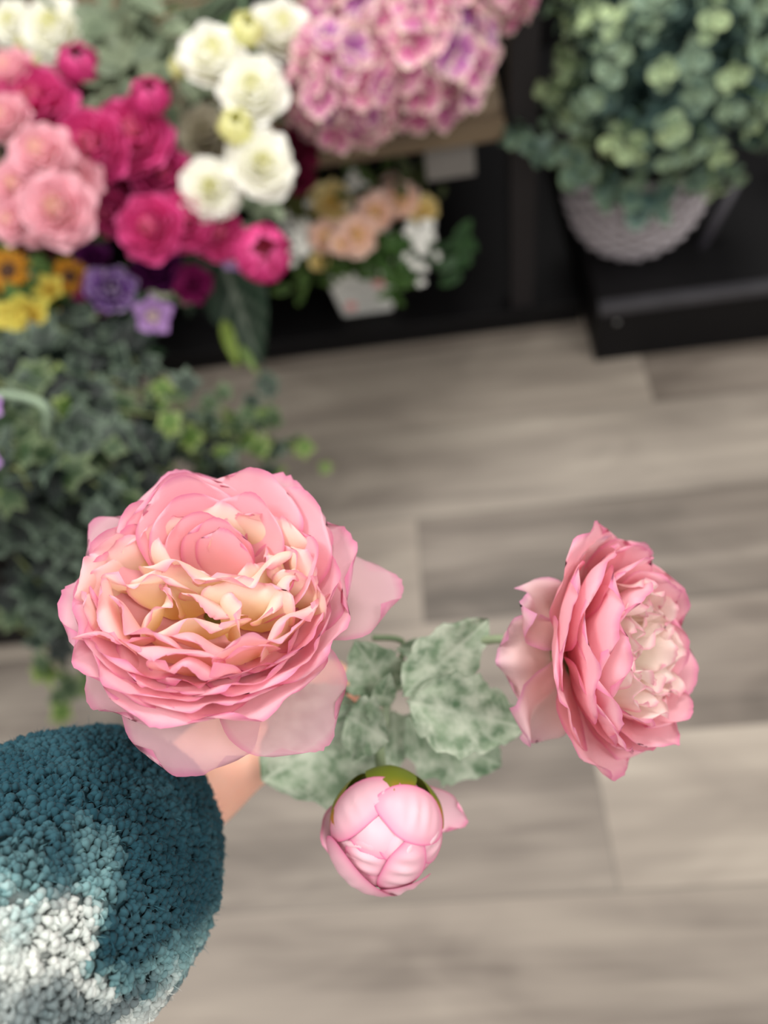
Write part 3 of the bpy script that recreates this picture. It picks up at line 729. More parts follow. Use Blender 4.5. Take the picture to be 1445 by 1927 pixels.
def flower(px, py, d, dia, kind, label, group, root, tilt=(0, 0), v=None, nolabel=False):
    p = at(px, py, d); R = dia*d/F/2*(1.18 if kind in ('hot', 'hotd') else 1.08)
    dirn = camdir(tilt[0]+RB.uniform(-.12, .12), tilt[1]+RB.uniform(-.12, .12)+.10, 1)
    o = empty(NAMES[kind], p-dirn*R*.6)
    tag(o, label, 'flower', group)
    h = bpy.data.objects.new('flower_head', head_mesh(kind, v if v is not None else RB.randrange(3), R)); COL.objects.link(h); h.parent = o
    sc = R/(.05*1.02)
    if kind in ('hotbud', 'whitebud'): sc = R/(.05*.86)
    h.matrix_local = frame(dirn, CR*math.cos(RB.uniform(0, 6))+CU*math.sin(RB.uniform(0, 6))).to_4x4() @ Matrix.Scale(sc, 4)
    if root:
        root = Vector(root)+Vector((RB.uniform(-.03, .03), RB.uniform(-.03, .03), 0)); q = Vector((0, 0, 0)); e = root-o.location
        m = MB(); tube(m, [q+dirn*.002, q-dirn*R*1.2+e*.1-Vector((0, 0, .01)), e*.6-Vector((0, 0, .0)), e-Vector((0, 0, .06))], .0022, STG, 6)
        m.build('stem', M_STEM, o)
    return o
def bucket(x, y, z, r, h, label, cat='bucket', name='flower_bucket'):
    o = empty(name, (x, y, z)); tag(o, label, cat)
    m = MB(); lathe(m, [(.001, 0), (r*.78, 0), (r*.8, .004), (r, h), (r+.003, h), (r+.003, h-.006)], 28, M=None); m.build('tub', M_BUCKET, o)
    m = MB(); lathe(m, [(r-.003, h-.001), (r*.8-.003, .01), (.001, .008)], 28); m.build('inner_wall', M_BUCKET, o)
    return o
BK = {'hot': (-.40, 1.13, .395), 'white': (-.22, 1.20, .395), 'hyd': (-.01, 1.19, .395), 'pink': (-.58, 1.12, .395), 'pur': (-.42, 1.15, .045), 'yel': (-.62, 1.12, .045)}
bucket(*BK['hot'], .06, .13, 'dark bucket on the wooden shelf holding the hot pink peonies')
bucket(*BK['white'], .06, .13, 'dark bucket on the wooden shelf holding the white roses')
bucket(*BK['hyd'], .06, .10, 'dark bucket on the wooden shelf under the hydrangeas')
bucket(*BK['pink'], .06, .13, 'dark bucket on the wooden shelf holding the light pink peonies')
bucket(*BK['pur'], .06, .16, 'dark bucket on the bottom shelf holding the purple flowers')
bucket(*BK['yel'], .06, .16, 'dark bucket on the bottom shelf holding the yellow flowers')
def bt(k, h=.15): x, y, z = BK[k]; return (x, y, z+h)
gh = 'hot pink peonies of the display'
for a in ((55, 180, .86, 128, 'hot', 'hot pink peony above the light pink ones, first from the left edge', (.1, .1)), (150, 130, .90, 62, 'hotbud', 'small hot pink bud beside the white rose at the upper left', (.2, .2)),
          (118, 148, .92, 70, 'hotd', 'deep pink half-hidden peony behind the upper small bud', (0, .2)), (285, 190, .86, 58, 'hotbud', 'small hot pink bud in front of the grey green foliage', (.2, .2)),
          (242, 247, .86, 124, 'hot', 'hot pink peony with a pale ruffled heart, under the small round bud', (.1, 0)), (165, 270, .84, 118, 'hot', 'hot pink peony with a lilac pink heart, left of centre in the cluster', (-.1, -.2)),
          (305, 320, .88, 96, 'hotd', 'dark raspberry peony left of the lowest white rose', (.2, 0)), (198, 345, .90, 78, 'hotd', 'dark pink peony in the gap below the two large hot pink ones', (0, -.3)),
          (255, 330, .92, 90, 'hotd', 'shaded deep pink peony between the raspberry one and its left neighbour', (0, 0)), (198, 400, .88, 74, 'hotd', 'deep pink peony low beside the light pink cluster', (-.2, -.3)),
          (276, 425, .84, 104, 'hot', 'bright pink peony with a pale lower heart, at the bottom of the cluster', (0, -.3)), (345, 412, .86, 96, 'hot', 'hot pink peony directly below the lowest white rose', (.1, -.2)),
          (412, 438, .88, 84, 'hot', 'hot pink peony between the round pompom and the lower cluster', (.2, -.3)), (495, 480, .84, 84, 'hotbud', 'round hot pink pompom bud hanging furthest down towards the potted arrangement', (.2, -.2))):
    flower(*a[:4], a[4], a[5], gh, bt('hot'), a[6])
gl = 'light pink peonies of the display'
for a in ((68, 280, .80, 112, 'light pink peony with a peach heart below the large hot pink one', (0, .1)), (100, 388, .79, 128, 'large round light pink peony at the bottom of the pale cluster', (.1, -.2)), (132, 335, .83, 96, 'peach pink peony tucked behind the large round light pink one', (.1, 0)),
          (22, 345, .80, 92, 'salmon pink peony at the left edge between two paler ones', (-.1, 0)), (14, 412, .80, 78, 'lilac pink peony lowest at the left edge', (-.2, -.3)), (8, 120, .86, 84, 'pale pink peony at the left edge beside the upper hot pink one', (-.2, .2)),
          (0, 215, .84, 90, 'dusty pink peony cut by the left edge, below the upper hot pink one', (-.2, .1)), (60, 432, .86, 60, 'small dusty pink peony peeping out under the large round one', (0, -.4))):
    flower(*a[:4], 'light', a[4], gl, bt('pink'), a[5])
gw = 'white roses of the display'
for a in ((92, 42, .98, 122, 'white', 'large white rose near the upper left corner', (0, 0)), (14, 36, 1.0, 84, 'white', 'white rose cut by the upper left corner', (-.1, 0)), (400, 92, .86, 124, 'white', 'white rose with a yellow green heart, leftmost of the upper three', (.1, .1)),
          (472, 156, .85, 122, 'white', 'creamy white rose between the upper pair and the small yellow bud', (.1, -.1)), (530, 42, .90, 118, 'white', 'white rose touching the pink hydrangea at the top', (.2, .1)), (494, 304, .84, 118, 'white', 'white rose beside the burgundy flower, right one of the lower pair', (.2, -.1)),
          (394, 352, .85, 110, 'white', 'pure white rose, left one of the lower pair, above the pink peonies', (0, -.3)), (466, 64, .87, 50, 'whitebud', 'yellow green rose bud between the two uppermost white roses', (.2, .2)), (443, 244, .84, 54, 'whitebud', 'pale yellow rose bud above the lower right white rose', (.1, .1)),
          (345, 128, .90, 38, 'whitebud', 'small half-hidden yellow bud left of the upper white roses', (-.2, .1)), (382, 245, .93, 104, 'cream', 'shaded greyish cream rose left of the pale yellow bud', (-.2, 0)), (330, 215, .97, 86, 'cream', 'dim cream rose behind the small hot pink bud', (0, 0))):
    flower(*a[:4], a[4], a[5], gw, bt('white'), a[6])
flower(553, 275, .95, 86, 'burg', 'dark burgundy rose between the white roses and the hydrangea', None, bt('white'), (.2, 0))
flower(560, 330, .97, 60, 'burg', 'dark burgundy rose below the other burgundy one, over the shelf edge', None, bt('white'), (.2, -.2))
gp = 'purple flowers of the lower display'
for a in ((178, 552, .92, 86, 'mag', 'dark plum anemone hugging the violet and white one from the left', (-.2, -.1)), (208, 538, .90, 92, 'purple', 'violet and white anemone above the lavender star flower', (.2, .1)), (290, 502, .93, 92, 'dpur', 'dark purple ranunculus under the pink peonies', (0, -.1)), (362, 532, .93, 74, 'mag', 'dark magenta anemone above the big dark leaf', (.1, -.1)),
          (286, 594, .90, 80, 'lav', 'lavender star-shaped freesia hanging lowest of the purple flowers', (.1, -.2)), (440, 487, .94, 52, 'lav', 'dim lilac freesia left of the round pink pompom', (.1, -.2)), (170, 480, .96, 60, 'dpur', 'small dim purple ranunculus left of the darkest one', (0, 0))):
    flower(*a[:4], a[4], a[5], gp, bt('pur', .17), a[6])
gy = 'yellow flowers of the lower display'
for a in ((4, 500, .88, 84, 'orange', 'golden yellow sunflower cut by the left edge', (0, 0)), (128, 512, .92, 70, 'orange', 'amber sunflower with a brown centre beside the purple flowers', (.1, .1)), (52, 592, .86, 84, 'yellow', 'lemon yellow alstroemeria, the brighter of the lower two', (.1, -.1)),
          (14, 590, .86, 70, 'yellow', 'pale yellow alstroemeria at the left edge', (-.1, 0)), (90, 540, .90, 62, 'yellow', 'small yellow alstroemeria between the two sunflowers', (0, .1)), (104, 600, .92, 50, 'orange', 'small deep yellow sunflower low beside the lemon yellow flower', (0, 0))):
    flower(*a[:4], a[4], a[5], gy, bt('yel', .17), a[6])
flower(64, 458, .96, 72, 'burg', 'rust brown rose in the shade above the sunflowers', None, bt('yel', .17), (0, 0))
gq = 'lilac flowers at the left edge'
# ------------------------------------------------------------------ hydrangeas
def hydrangea_mesh(seed, R):
    mb = MB(); rs = random.Random(seed); n = 58
    for i in range(n):
        z = 1-1.35*(i+.5)/n; th = i*2.39996+rs.uniform(-.2, .2); q = math.sqrt(max(0, 1-z*z))
        nrm = Vector((q*math.cos(th), q*math.sin(th), z)).normalized(); c = nrm*R*rs.uniform(.84, 1.08)
        nrm = (nrm+Vector((rs.uniform(-.35, .35), rs.uniform(-.35, .35), rs.uniform(-.2, .35)))).normalized()
        Mx = frame4(nrm, Vector((rs.uniform(-1, 1), rs.uniform(-1, 1), .1)), c)
        t = rs.random(); core = mixc(lin(186, 62, 128), lin(140, 64, 150), t*t*t); mid = mixc(lin(206, 112, 154), lin(172, 104, 166), t*t)
        s = rs.uniform(.32, .46)*R
        for k in range(4):
            pm = petal_mb(theta=k*math.pi/2+rs.uniform(-.2, .2), r0=.02*R, z0=0, L=s*1.1, Wd=s*1.15, phis=[60, 72, 66], k=.3/s, ruf=.14*s, seed=seed+i*3+k, cols=[(0, core), (.55, mid), (.85, lin(226, 176, 190)), (1, lin(236, 218, 196))], edgec=lin(248, 240, 214), edge=.002, nu=6, nv=6)
            mb.join(pm, Mx)
    return mb.mesh('flower_head', M_BLOOM)
HM = [hydrangea_mesh(s, .08) for s in (1, 2)]
for i, (px, py, d, R, lab, tl) in enumerate(((650, 165, .93, .060, 'mauve pink hydrangea head beside the white roses', (-.1, -.2)), (800, 98, .93, .070, 'pink and cream hydrangea head above the wooden shelf edge', (.2, -.1)), (690, 40, 1.0, .070, 'mauve hydrangea head at the top edge behind the others', (0, .1)),
        (918, -44, .92, .050, 'pink hydrangea head at the top edge beside the black upright', (.2, 0)), (790, -20, 1.02, .062, 'shaded pink hydrangea head cut by the top edge', (.1, 0)))):
    dirn = camdir(*tl, 1); c = at(px, py, d); o = empty('hydrangea', c-dirn*R*.8); tag(o, lab, 'flower', 'hydrangea heads in the dark bucket')
    h = bpy.data.objects.new('flower_head', HM[i % 2]); COL.objects.link(h); h.parent = o
    h.matrix_local = Matrix.Translation(dirn*R*.8) @ frame(dirn, Matrix.Rotation(i*1.9, 3, dirn) @ CR).to_4x4() @ Matrix.Scale(R/.08, 4)
    m = MB(); e = Vector(bt('hyd', .06))-o.location; tube(m, [dirn*R*.3, -dirn*.03, e*.6, e], .003, STG, 8); m.build('stem', M_STEM, o)
    if i == 0:
        m = leaf_mb(at(600, 140, .90)-o.location, at(570, 128, .87)-o.location, .03, -CF, outline='long', c1=lin(92, 104, 40), c2=lin(130, 130, 60)); m.build('leaf', M_LEAF, o)
# ------------------------------------------------------------------ leaf helpers
IVY = ((0, 1.0), (22, .62), (48, .84), (78, .50), (112, .60), (150, .34), (180, .22))
def ivy_leaf(mb, p, d, n, s, c1, c2, rs):
    d = (d-n*d.dot(n)).normalized(); b_ = n.cross(d)
    prof = [(a, r) for a, r in IVY]+[(-a, r) for a, r in IVY[-2:0:-1]]
    vs = [p+n*.0]; cs = [c1]; m = len(prof)
    for q, cc in ((.66, c1), (1.0, c2)):
        for a, r in prof:
            r = r*rs.uniform(.93, 1.07); an = a*DEG; x = math.cos(an)*r*s*q; y = math.sin(an)*r*s*q*.9
            vs.append(p+d*x+b_*y-n*(.25*(x*x+y*y)/s)+n*(.06*s*rs.uniform(-1, 1))); cs.append(mixc(c1, c2, .25) if q < 1 else cc)
    fs = [(0, 1+i, 1+(i+1) % m) for i in range(m)]+[(1+i, 1+m+i, 1+m+(i+1) % m, 1+(i+1) % m) for i in range(m)]
    mb.add(vs, fs, cs)
def round_leaf(mb, p, d, n, s, c1, c2, rs, asp=.95, pt=0):
    d = (d-n*d.dot(n)).normalized(); b_ = n.cross(d); m = 12
    vs = [p+d*s*.5]; cs = [c1]
    for q in (.6, 1):
        for i in range(m):
            an = 2*math.pi*i/m; x = math.cos(an)*s*.5*q*(1+pt*max(0, math.cos(an))**3); y = math.sin(an)*s*.5*q*asp
            vs.append(p+d*(s*.5+x)+b_*y+n*(.35*(y*y)/s-.12*x*x/s)); cs.append(mixc(c1, c2, q*q))
    fs = [(0, 1+i, 1+(i+1) % m) for i in range(m)]+[(1+i, 1+m+i, 1+m+(i+1) % m, 1+(i+1) % m) for i in range(m)]
    mb.add(vs, fs, cs)
# ------------------------------------------------------------------ ivy pots on a dark crate
cr = empty('crate', (-.80, .72, 0)); tag(cr, 'dark wooden crate under the trailing ivy, at the left edge', 'crate')
b = MB(); box(b, -1.0, -.60, .50, .94, 0, .30, bev=.003); part(b, 'box', M_BLACK, cr)
b = MB(); [box(b, -.60, -.592, .50, .94, z, z+.07, bev=.001) for z in (.01, .10, .19)]; part(b, 'slats', M_BLACK, cr)
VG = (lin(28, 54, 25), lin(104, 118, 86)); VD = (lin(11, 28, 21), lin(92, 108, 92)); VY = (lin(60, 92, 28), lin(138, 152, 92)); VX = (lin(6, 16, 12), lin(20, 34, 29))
def ivy(name, label, potxy, vines, grp='ivy plants on the crate'):
    rs = random.Random(hash(label) % 1000 if False else len(label)*7)
    o = empty(name, (potxy[0], potxy[1], .30)); tag(o, label, 'plant', grp)
    m = MB(); lathe(m, [(.001, 0), (.05, 0), (.065, .10), (.068, .10), (.068, .092)], 24); m.build('pot', M_BUCKET, o)
    top = Vector((potxy[0], potxy[1], .40)); fol = MB(); st_ = MB(); org = Vector(o.location)
    for pts, n, pal, size in vines:
        n = int(n*.62); size = size*1.42
        P = [top]+[top.lerp(at(*pts[0]), .5)+Vector((0, 0, .03))]+[at(*q) for q in pts]
        tube(st_, [q-org for q in P], .0016, lin(96, 104, 66), 5)
        PP = P[2:]; L = len(PP)-1
        for i in range(n):
            g = rs.uniform(0, L) if L else 0; k = min(int(g), L-1); c = PP[k].lerp(PP[k+1], g-k)
            j = Vector((rs.gauss(0, 1), rs.gauss(0, 1), rs.gauss(0, .8)))*.019
            nrm = (-CF*1.0+Vector((0, 0, .3))+Vector((rs.gauss(0, 1), rs.gauss(0, 1), rs.gauss(0, 1)))*.45).normalized()
            d = Vector((rs.gauss(0, 1), rs.gauss(0, 1), rs.gauss(-.8, .7)))
            pl = pal[rs.randrange(len(pal))]
            ivy_leaf(fol, c+j-org, d, nrm, size*rs.uniform(.7, 1.25), pl[0], pl[1], rs)
    fol.build('foliage', M_LEAF, o, smooth=False); st_.build('vines', M_STEM, o); return o
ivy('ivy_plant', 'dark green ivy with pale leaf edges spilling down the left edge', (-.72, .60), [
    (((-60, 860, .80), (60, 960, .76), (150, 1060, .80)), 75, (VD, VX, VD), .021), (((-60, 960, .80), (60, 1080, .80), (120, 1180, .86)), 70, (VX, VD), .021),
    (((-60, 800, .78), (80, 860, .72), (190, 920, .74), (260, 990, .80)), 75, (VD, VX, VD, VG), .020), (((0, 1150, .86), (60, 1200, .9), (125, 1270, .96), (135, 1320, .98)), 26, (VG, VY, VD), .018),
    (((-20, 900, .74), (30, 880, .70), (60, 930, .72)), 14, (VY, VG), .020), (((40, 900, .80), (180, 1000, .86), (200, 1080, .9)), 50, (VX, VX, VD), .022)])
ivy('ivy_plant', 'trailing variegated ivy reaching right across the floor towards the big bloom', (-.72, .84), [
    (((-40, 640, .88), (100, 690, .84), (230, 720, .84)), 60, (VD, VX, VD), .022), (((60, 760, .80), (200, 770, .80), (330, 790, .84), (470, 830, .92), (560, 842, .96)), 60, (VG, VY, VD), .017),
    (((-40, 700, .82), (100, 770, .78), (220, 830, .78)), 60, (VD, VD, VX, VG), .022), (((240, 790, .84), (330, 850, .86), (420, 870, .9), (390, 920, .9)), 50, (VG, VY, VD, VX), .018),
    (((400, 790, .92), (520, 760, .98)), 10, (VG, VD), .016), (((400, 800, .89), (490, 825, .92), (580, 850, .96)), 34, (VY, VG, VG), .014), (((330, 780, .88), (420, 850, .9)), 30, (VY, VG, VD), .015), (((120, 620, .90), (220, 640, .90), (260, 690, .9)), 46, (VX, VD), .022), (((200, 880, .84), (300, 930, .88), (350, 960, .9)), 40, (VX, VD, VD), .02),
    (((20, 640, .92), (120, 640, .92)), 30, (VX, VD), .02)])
m = MB(); tube(m, [at(-60, 745, .76), at(0, 742, .74), at(60, 752, .73), at(88, 775, .73), at(86, 845, .76), at(70, 900, .8)], .0042, lin(128, 146, 124), 8)
tag(m.build('vine_stem', M_STEM), 'thick pale grey green bent stem among the ivy', 'stem')
flower(-26, 765, .70, 62, 'lav', 'pale lilac flower cut by the left edge, upper of two', gq, (-.72, .60, .47), (.1, 0))
flower(-28, 870, .70, 58, 'lav', 'pale lilac flower cut by the left edge, lower of two', gq, (-.72, .60, .47), (.1, 0))
# ------------------------------------------------------------------ grey green foliage and green sprays between the flowers
def foliage(name, label, spots, root, c1, c2, size, n, spread, seed, asp=.6, pt=.35, mat_=None, cat='foliage', grp=None):
    rs = random.Random(seed); org = at(*spots[0]); o = empty(name, org); tag(o, label, cat, grp); fol = MB(); st_ = MB()
    for s in spots:
        c = at(*s)
        tube(st_, [c-org, (c.lerp(Vector(root), .5))-org, Vector(root)-org], .002, c1, 6)
        for i in range(n):
            j = Vector((rs.gauss(0, 1), rs.gauss(0, 1), rs.gauss(0, 1)))*spread; nrm = (-CF+Vector((rs.gauss(0, 1), rs.gauss(0, 1), rs.gauss(0, 1)))*.5).normalized()
            d = (j+Vector((rs.gauss(0, 1), rs.gauss(0, 1), rs.gauss(0, 1)))*.01); t = rs.random()
            a_, b_ = mixc(c1, c2, t*.6), mixc(c1, c2, .3+t*.7)
            round_leaf(fol, c+j*.8-org, d, nrm, size*rs.uniform(.6, 1.2), a_, b_, rs, asp, pt)
    fol.build('foliage', mat_ or M_LEAF, o); st_.build('stem', M_STEM, o); return o
SA = (lin(84, 98, 78), lin(140, 152, 124))
foliage('leafy_spray', 'sage grey foliage at the top between the white roses', [(225, 30, .95), (285, 70, .98), (200, 90, .95), (320, 120, .98)], bt('white'), SA[0], SA[1], .036, 26, .024, 1)
foliage('leafy_spray', 'sage grey foliage left of the small hot pink bud', [(215, 140, .92), (260, 160, .92), (185, 185, .93), (330, 180, .98)], bt('white'), SA[0], SA[1], .032, 22, .020, 2)
foliage('leafy_spray', 'grey green leaves under the lower white roses', [(465, 400, .93), (480, 350, .95), (440, 330, .95)], bt('white'), lin(82, 100, 76), lin(150, 164, 136), .030, 10, .016, 3)
foliage('leafy_spray', 'dim grey green leaves behind the cream rose', [(360, 190, 1.0), (420, 215, 1.0), (500, 220, 1.0)], bt('white'), lin(70, 86, 66), lin(130, 142, 112), .034, 16, .022, 4)
foliage('leafy_spray', 'pale yellow green leaves under the upper left white rose', [(62, 122, .97), (30, 118, 1.0)], bt('pink'), lin(120, 124, 74), lin(196, 186, 126), .026, 5, .010, 5)
foliage('leafy_spray', 'dark green foliage around the sunflowers', [(30, 540, .95), (80, 570, .95), (130, 570, .97), (60, 500, .98), (120, 450, 1.0)], bt('yel', .17), lin(30, 56, 20), lin(84, 116, 44), .028, 24, .022, 6)
foliage('leafy_spray', 'dark green leaves under the purple flowers', [(200, 620, .95), (240, 640, .95), (150, 630, .95), (330, 500, 1.02), (390, 490, 1.02)], bt('pur', .17), lin(24, 46, 32), lin(74, 104, 72), .026, 18, .020, 7)
foliage('leafy_spray', 'pale green buds and leaves beside the lavender flower', [(198, 612, .91), (325, 560, .93)], bt('pur', .17), lin(110, 136, 96), lin(190, 196, 170), .018, 5, .008, 8)
o = empty('broad_leaf', at(400, 470, 1.0)); tag(o, 'big dark green drooping leaves with yellow green tips below the purple flowers', 'leaf')
for bs, tp, wd_, c1, c2 in (((400, 440, 1.0), (490, 690, 1.02), .088, lin(14, 38, 22), lin(34, 62, 40)), ((380, 470, 1.0), (350, 600, 1.03), .05, lin(16, 38, 22), lin(30, 54, 34)), ((420, 600, 1.01), (446, 690, 1.0), .018, lin(110, 136, 40), lin(150, 170, 70)), ((450, 650, 1.01), (486, 704, 1.0), .012, lin(90, 120, 50), lin(130, 150, 70))):
    m = leaf_mb(at(*bs)-o.location, at(*tp)-o.location, wd_, -CF, 1, 3, .1, outline='long', c1=c1, c2=c2)
    m.c = [mixc(c, c1, .55) for c in m.c]; m.build('leaf', M_LEAF, o)
m = MB(); e = Vector(bt('pur', .14))-o.location; tube(m, [at(410, 460, 1.0)-o.location, e*.5, e], .004, lin(40, 64, 36), 8); m.build('stem', M_STEM, o)
# ------------------------------------------------------------------ potted arrangement on the bottom shelf
pot = empty('potted_arrangement', (-.128, 1.118, .045)); tag(pot, 'small white pot of peach and yellow flowers on the bottom black shelf', 'potted plant')
Zr = Matrix.Rotation(math.radians(2), 4, 'Z')
def frust(mb, a, b_, z0, z1, y=0):
    vs = [(x*s_, y_*s_, z) for z, s_ in ((z0, a), (z1, b_)) for x, y_ in ((-1, -1), (1, -1), (1, 1), (-1, 1))]
    mb.add(vs, [(0, 1, 2, 3)[::-1], (0, 1, 5, 4), (1, 2, 6, 5), (2, 3, 7, 6), (3, 0, 4, 7)], [(1, 1, 1)]*8)
m = MB(); frust(m, .046, .060, 0, .105)
po = m.build('pot', M_POT, pot, smooth=False)
bv = po.modifiers.new('bevel', 'BEVEL'); bv.width = .006; bv.segments = 3
so = po.modifiers.new('solid', 'SOLIDIFY'); so.thickness = .003
m = MB(); frust(m, .05, .055, .07, .092); m.build('soil', simple('dark_soil', lin(40, 30, 22), .9), pot, smooth=False)
ink = MB()
for k in range(5):                                      # faint hand-lettered lines on the front face
    z = .022+.015*k; y = -(.046+.014*z/.105)-.0018; x0 = -.012 if k < 3 else -.030; x1 = .034
    for q in range(14):
        xa = x0+(x1-x0)*q/14; xb = xa+(x1-x0)/14*.8; zz = z+.0012*math.sin(q*2.3+k)
        ink.add([(xa, y, zz), (xb, y, zz+.0009*math.cos(q)), (xb, y-.0002, zz+.0022+.0009*math.cos(q)), (xa, y-.0002, zz+.0022)], [(0, 1, 2, 3)])
ink.build('lettering', M_INK, pot, smooth=False)
for cx, cz, r in ((-.026, .030, .010), (.030, .078, .010)):
    mo = MB(); y = -(.046+.014*cz/.105)-.0016
    mo.add([(cx, y-.0004, cz)]+[(cx+r*(1+.15*math.cos(5*a_))*math.cos(a_), y, cz+r*math.sin(a_)) for a_ in [i*math.pi/8 for i in range(16)]], [(0, 1+i, 1+(i+1) % 16) for i in range(16)])
    mo.build('rose_motif', M_PINKINK, pot, smooth=False)
def abloom(px, py, d, dia, kind, v):
    p = at(px, py, d); R = dia*d/F/2; dirn = camdir(RB.uniform(-.3, .3), RB.uniform(-.2, .2), 1)
    h = bpy.data.objects.new('bloom', head_mesh(kind, v, R)); COL.objects.link(h); h.parent = pot
    h.matrix_local = Matrix.Translation(p-dirn*R*.6-pot.location) @ frame(dirn, CU).to_4x4() @ Matrix.Scale(R/.051, 4)
for q in ((622, 378, 1.17, 88, 'pyel', 0), (672, 440, 1.14, 84, 'peach', 0), (612, 442, 1.16, 72, 'peach', 1), (706, 398, 1.15, 76, 'peach', 2), (752, 372, 1.17, 80, 'peach', 1), (795, 392, 1.18, 62, 'pyel', 1), (600, 490, 1.17, 40, 'pyel', 2), (640, 458, 1.13, 50, 'peach', 2), (735, 345, 1.2, 50, 'peach', 0)): abloom(*q)
rs = random.Random(4)
for cx, cy, n in ((792, 455, 34), (560, 450, 30), (660, 340, 10)):
    wb = MB()
    for i in range(n):
        c = at(cx+rs.gauss(0, 13), cy+rs.gauss(0, 22), 1.17)-pot.location
        for k in range(5):
            a_ = k*1.257+rs.random(); round_leaf(wb, c, CR*math.cos(a_)+CU*math.sin(a_), -CF, .0075, lin(236, 236, 226), lin(244, 244, 240), rs, .8)
    wb.build('blossom_sprig', M_BLOOM, pot)
gr = MB()
for cx, cy, n, s_, c1, c2 in ((740, 470, 26, .034, lin(30, 62, 22), lin(70, 106, 44)), (840, 480, 16, .040, lin(24, 52, 26), lin(60, 92, 52)), (560, 390, 26, .03, lin(60, 70, 34), lin(108, 112, 62)), (690, 345, 26, .03, lin(44, 70, 34), lin(96, 112, 64)), (600, 510, 16, .03, lin(30, 56, 24), lin(84, 110, 50)), (740, 520, 14, .03, lin(30, 62, 22), lin(78, 110, 50)), (670, 480, 26, .032, lin(30, 56, 24), lin(70, 100, 40)), (780, 340, 14, .03, lin(60, 76, 44), lin(100, 106, 70))):
    for i in range(n):
        c = at(cx+rs.gauss(0, 24), cy+rs.gauss(0, 20), 1.19+rs.gauss(0, .015)); nrm = (-CF+Vector((rs.gauss(0, 1), rs.gauss(0, 1), rs.gauss(0, 1)))*.5).normalized()
        round_leaf(gr, c-pot.location, Vector((rs.gauss(0, 1), rs.gauss(0, 1), rs.gauss(0, 1))), nrm, s_*rs.uniform(.6, 1.1), c1, c2, rs, .6, .4)
gr.build('foliage', M_LEAF, pot)
stm = MB()
for i in range(9):
    c = at(600+24*i, 400+10*(i % 3), 1.19)-pot.location; tube(stm, [Vector((rs.uniform(-.03, .03), rs.uniform(-.03, .03), .085)), c*.6+Vector((0, 0, .04)), c], .0015, STG, 6)
stm.build('stems', M_STEM, pot)
# ------------------------------------------------------------------ wicker basket and eucalyptus
BC = Vector((.332, 1.100, .1225))
bk = empty('wicker_basket', BC); tag(bk, 'round whitewashed wicker basket on the low black platform', 'basket')
prof = [(.062, .0), (.081, .02), (.098, .05), (.108, .085), (.110, .12), (.104, .155)]
def prad(z):
    for i in range(len(prof)-1):
        if z <= prof[i+1][1]: t = (z-prof[i][1])/(prof[i+1][1]-prof[i][1]); return prof[i][0]+(prof[i+1][0]-prof[i][0])*t
    return prof[-1][0]
m = MB(); NB = 176; NS = 15
rows = 13
for r_ in range(rows):                                  # woven strands, over one stave and under the next
    z = .008+.0118*r_; vs = []; fs = []
    for j in range(NB):
        a_ = 2*math.pi*j/NB; R_ = prad(z)+.0048*math.sin(a_*NS+(r_ % 2)*math.pi)
        for q in range(6):
            b_ = q*math.pi/3; rr_ = R_+.0040*math.cos(b_)
            vs.append((rr_*math.cos(a_), rr_*math.sin(a_), z+.0060*math.sin(b_)+.0008*math.sin(a_*5+r_)))
    fs = [(j*6+q, j*6+(q+1) % 6, ((j+1) % NB)*6+(q+1) % 6, ((j+1) % NB)*6+q) for j in range(NB) for q in range(6)]
    m.add(vs, fs)
m.build('weave', M_WICKER, bk)
m = MB()
for j in range(NS*2):
    a_ = math.pi*j/NS+math.pi/2/NS; tube(m, [((prad(z))*math.cos(a_), (prad(z))*math.sin(a_), z) for z in (.002, .05, .1, .155)], .0022, n=6)
m.build('staves', M_WICKERSTAVE, bk)
m = MB(); tube(m, [(.103*math.cos(a_), .103*math.sin(a_), .158) for a_ in [i*2*math.pi/28 for i in range(29)]], .0055, n=8); m.build('rim', M_WICKER, bk)
m = MB(); lathe(m, [(.001, .002), (.062, .002), (.08, .02), (.098, .08), (.097, .13), (.001, .13)], 32); m.build('liner', simple('dark_liner', lin(42, 38, 34), .9), bk)
eu = empty('eucalyptus_bush', BC+Vector((0, 0, .13))); tag(eu, 'bushy grey green eucalyptus ball with pale young tips in the wicker basket', 'plant')
fol = MB(); tips = MB(); tw = MB(); rs = random.Random(9); org = Vector(eu.location); EC = BC+Vector((.012, -.05, .315)); ER = .165
E1, E2, E3, E4 = lin(40, 64, 63), lin(92, 118, 112), lin(134, 156, 118), lin(186, 204, 152)
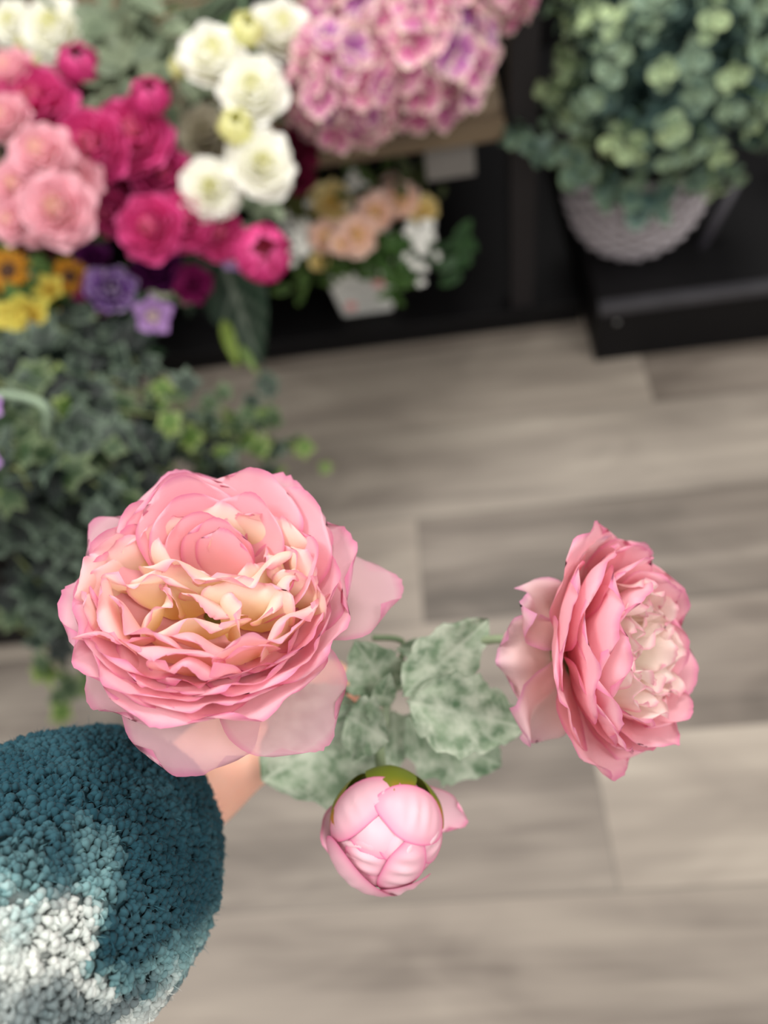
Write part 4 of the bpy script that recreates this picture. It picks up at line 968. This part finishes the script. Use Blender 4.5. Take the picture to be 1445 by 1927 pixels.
for i in range(150):
    z = 1-1.55*(i+.5)/150; th = i*2.39996; q = math.sqrt(max(0, 1-z*z)); dr = Vector((q*math.cos(th), q*math.sin(th), z))
    dr = (dr+Vector((rs.gauss(0, 1), rs.gauss(0, 1), rs.gauss(0, 1)))*.10).normalized()
    L = ER*rs.uniform(.86, 1.12); a0 = EC+dr*L*.3-Vector((0, 0, .03)); b0 = EC+dr*L-Vector((0, 0, .02*q))
    tube(tw, [org-org+Vector((0, 0, -.01)), (a0-org), (b0-org)], .0012, lin(90, 110, 60), 5)
    side = dr.cross(Vector((0, 0, 1))).normalized(); up_ = side.cross(dr)
    nn_ = 9; light = rs.random() < .42
    for k in range(nn_):
        f = .28+.72*k/(nn_-1); c = a0.lerp(b0, (f-.28)/.72); sz = (.034-.016*f)*rs.uniform(.85, 1.2)
        an = k*1.57/1+rs.uniform(-.3, .3)
        for sg in (1, -1):
            ld = (side*math.cos(an)+up_*math.sin(an))*sg+dr*.35
            nm = (dr+ld*-.25+Vector((rs.gauss(0, 1), rs.gauss(0, 1), rs.gauss(0, 1)))*.22).normalized()
            t = sstep(.72, 1, f)*(1 if light else .35)*rs.uniform(.7, 1.1); g_ = rs.random()
            ca, cb = mixc(mixc(E1, E2, g_*.7), E3, t), mixc(mixc(E1, E2, .35+g_*.65), E4, t)
            round_leaf(fol, c-org, ld, nm, sz, ca, cb, rs, 1.0, .05)
fol.build('foliage', M_LEAF, eu); tw.build('twigs', M_STEM, eu)
# a stray sprig low over the basket and at its left
sp = MB()
for cx, cy, d, s_, n in ((975, 240, 1.08, .020, 16), (1010, 265, 1.08, .024, 10), (1195, 365, 1.10, .045, 3), (1150, 335, 1.10, .036, 7), (1240, 345, 1.10, .034, 5), (1090, 300, 1.08, .03, 12), (1330, 300, 1.08, .032, 10), (1420, 250, 1.05, .022, 10)):
    for i in range(n):
        c = at(cx+rs.gauss(0, 18), cy+rs.gauss(0, 14), d); nrm = (-CF+Vector((rs.gauss(0, 1), rs.gauss(0, 1), rs.gauss(0, 1)))*.4).normalized(); t = rs.random()
        round_leaf(sp, c-org, -CU+CR*rs.gauss(0, .6), nrm, s_*rs.uniform(.8, 1.1), mixc(E1, E2, t), mixc(E2, E3, t), rs, .9, .2)
sp.build('sprig', M_LEAF, eu)
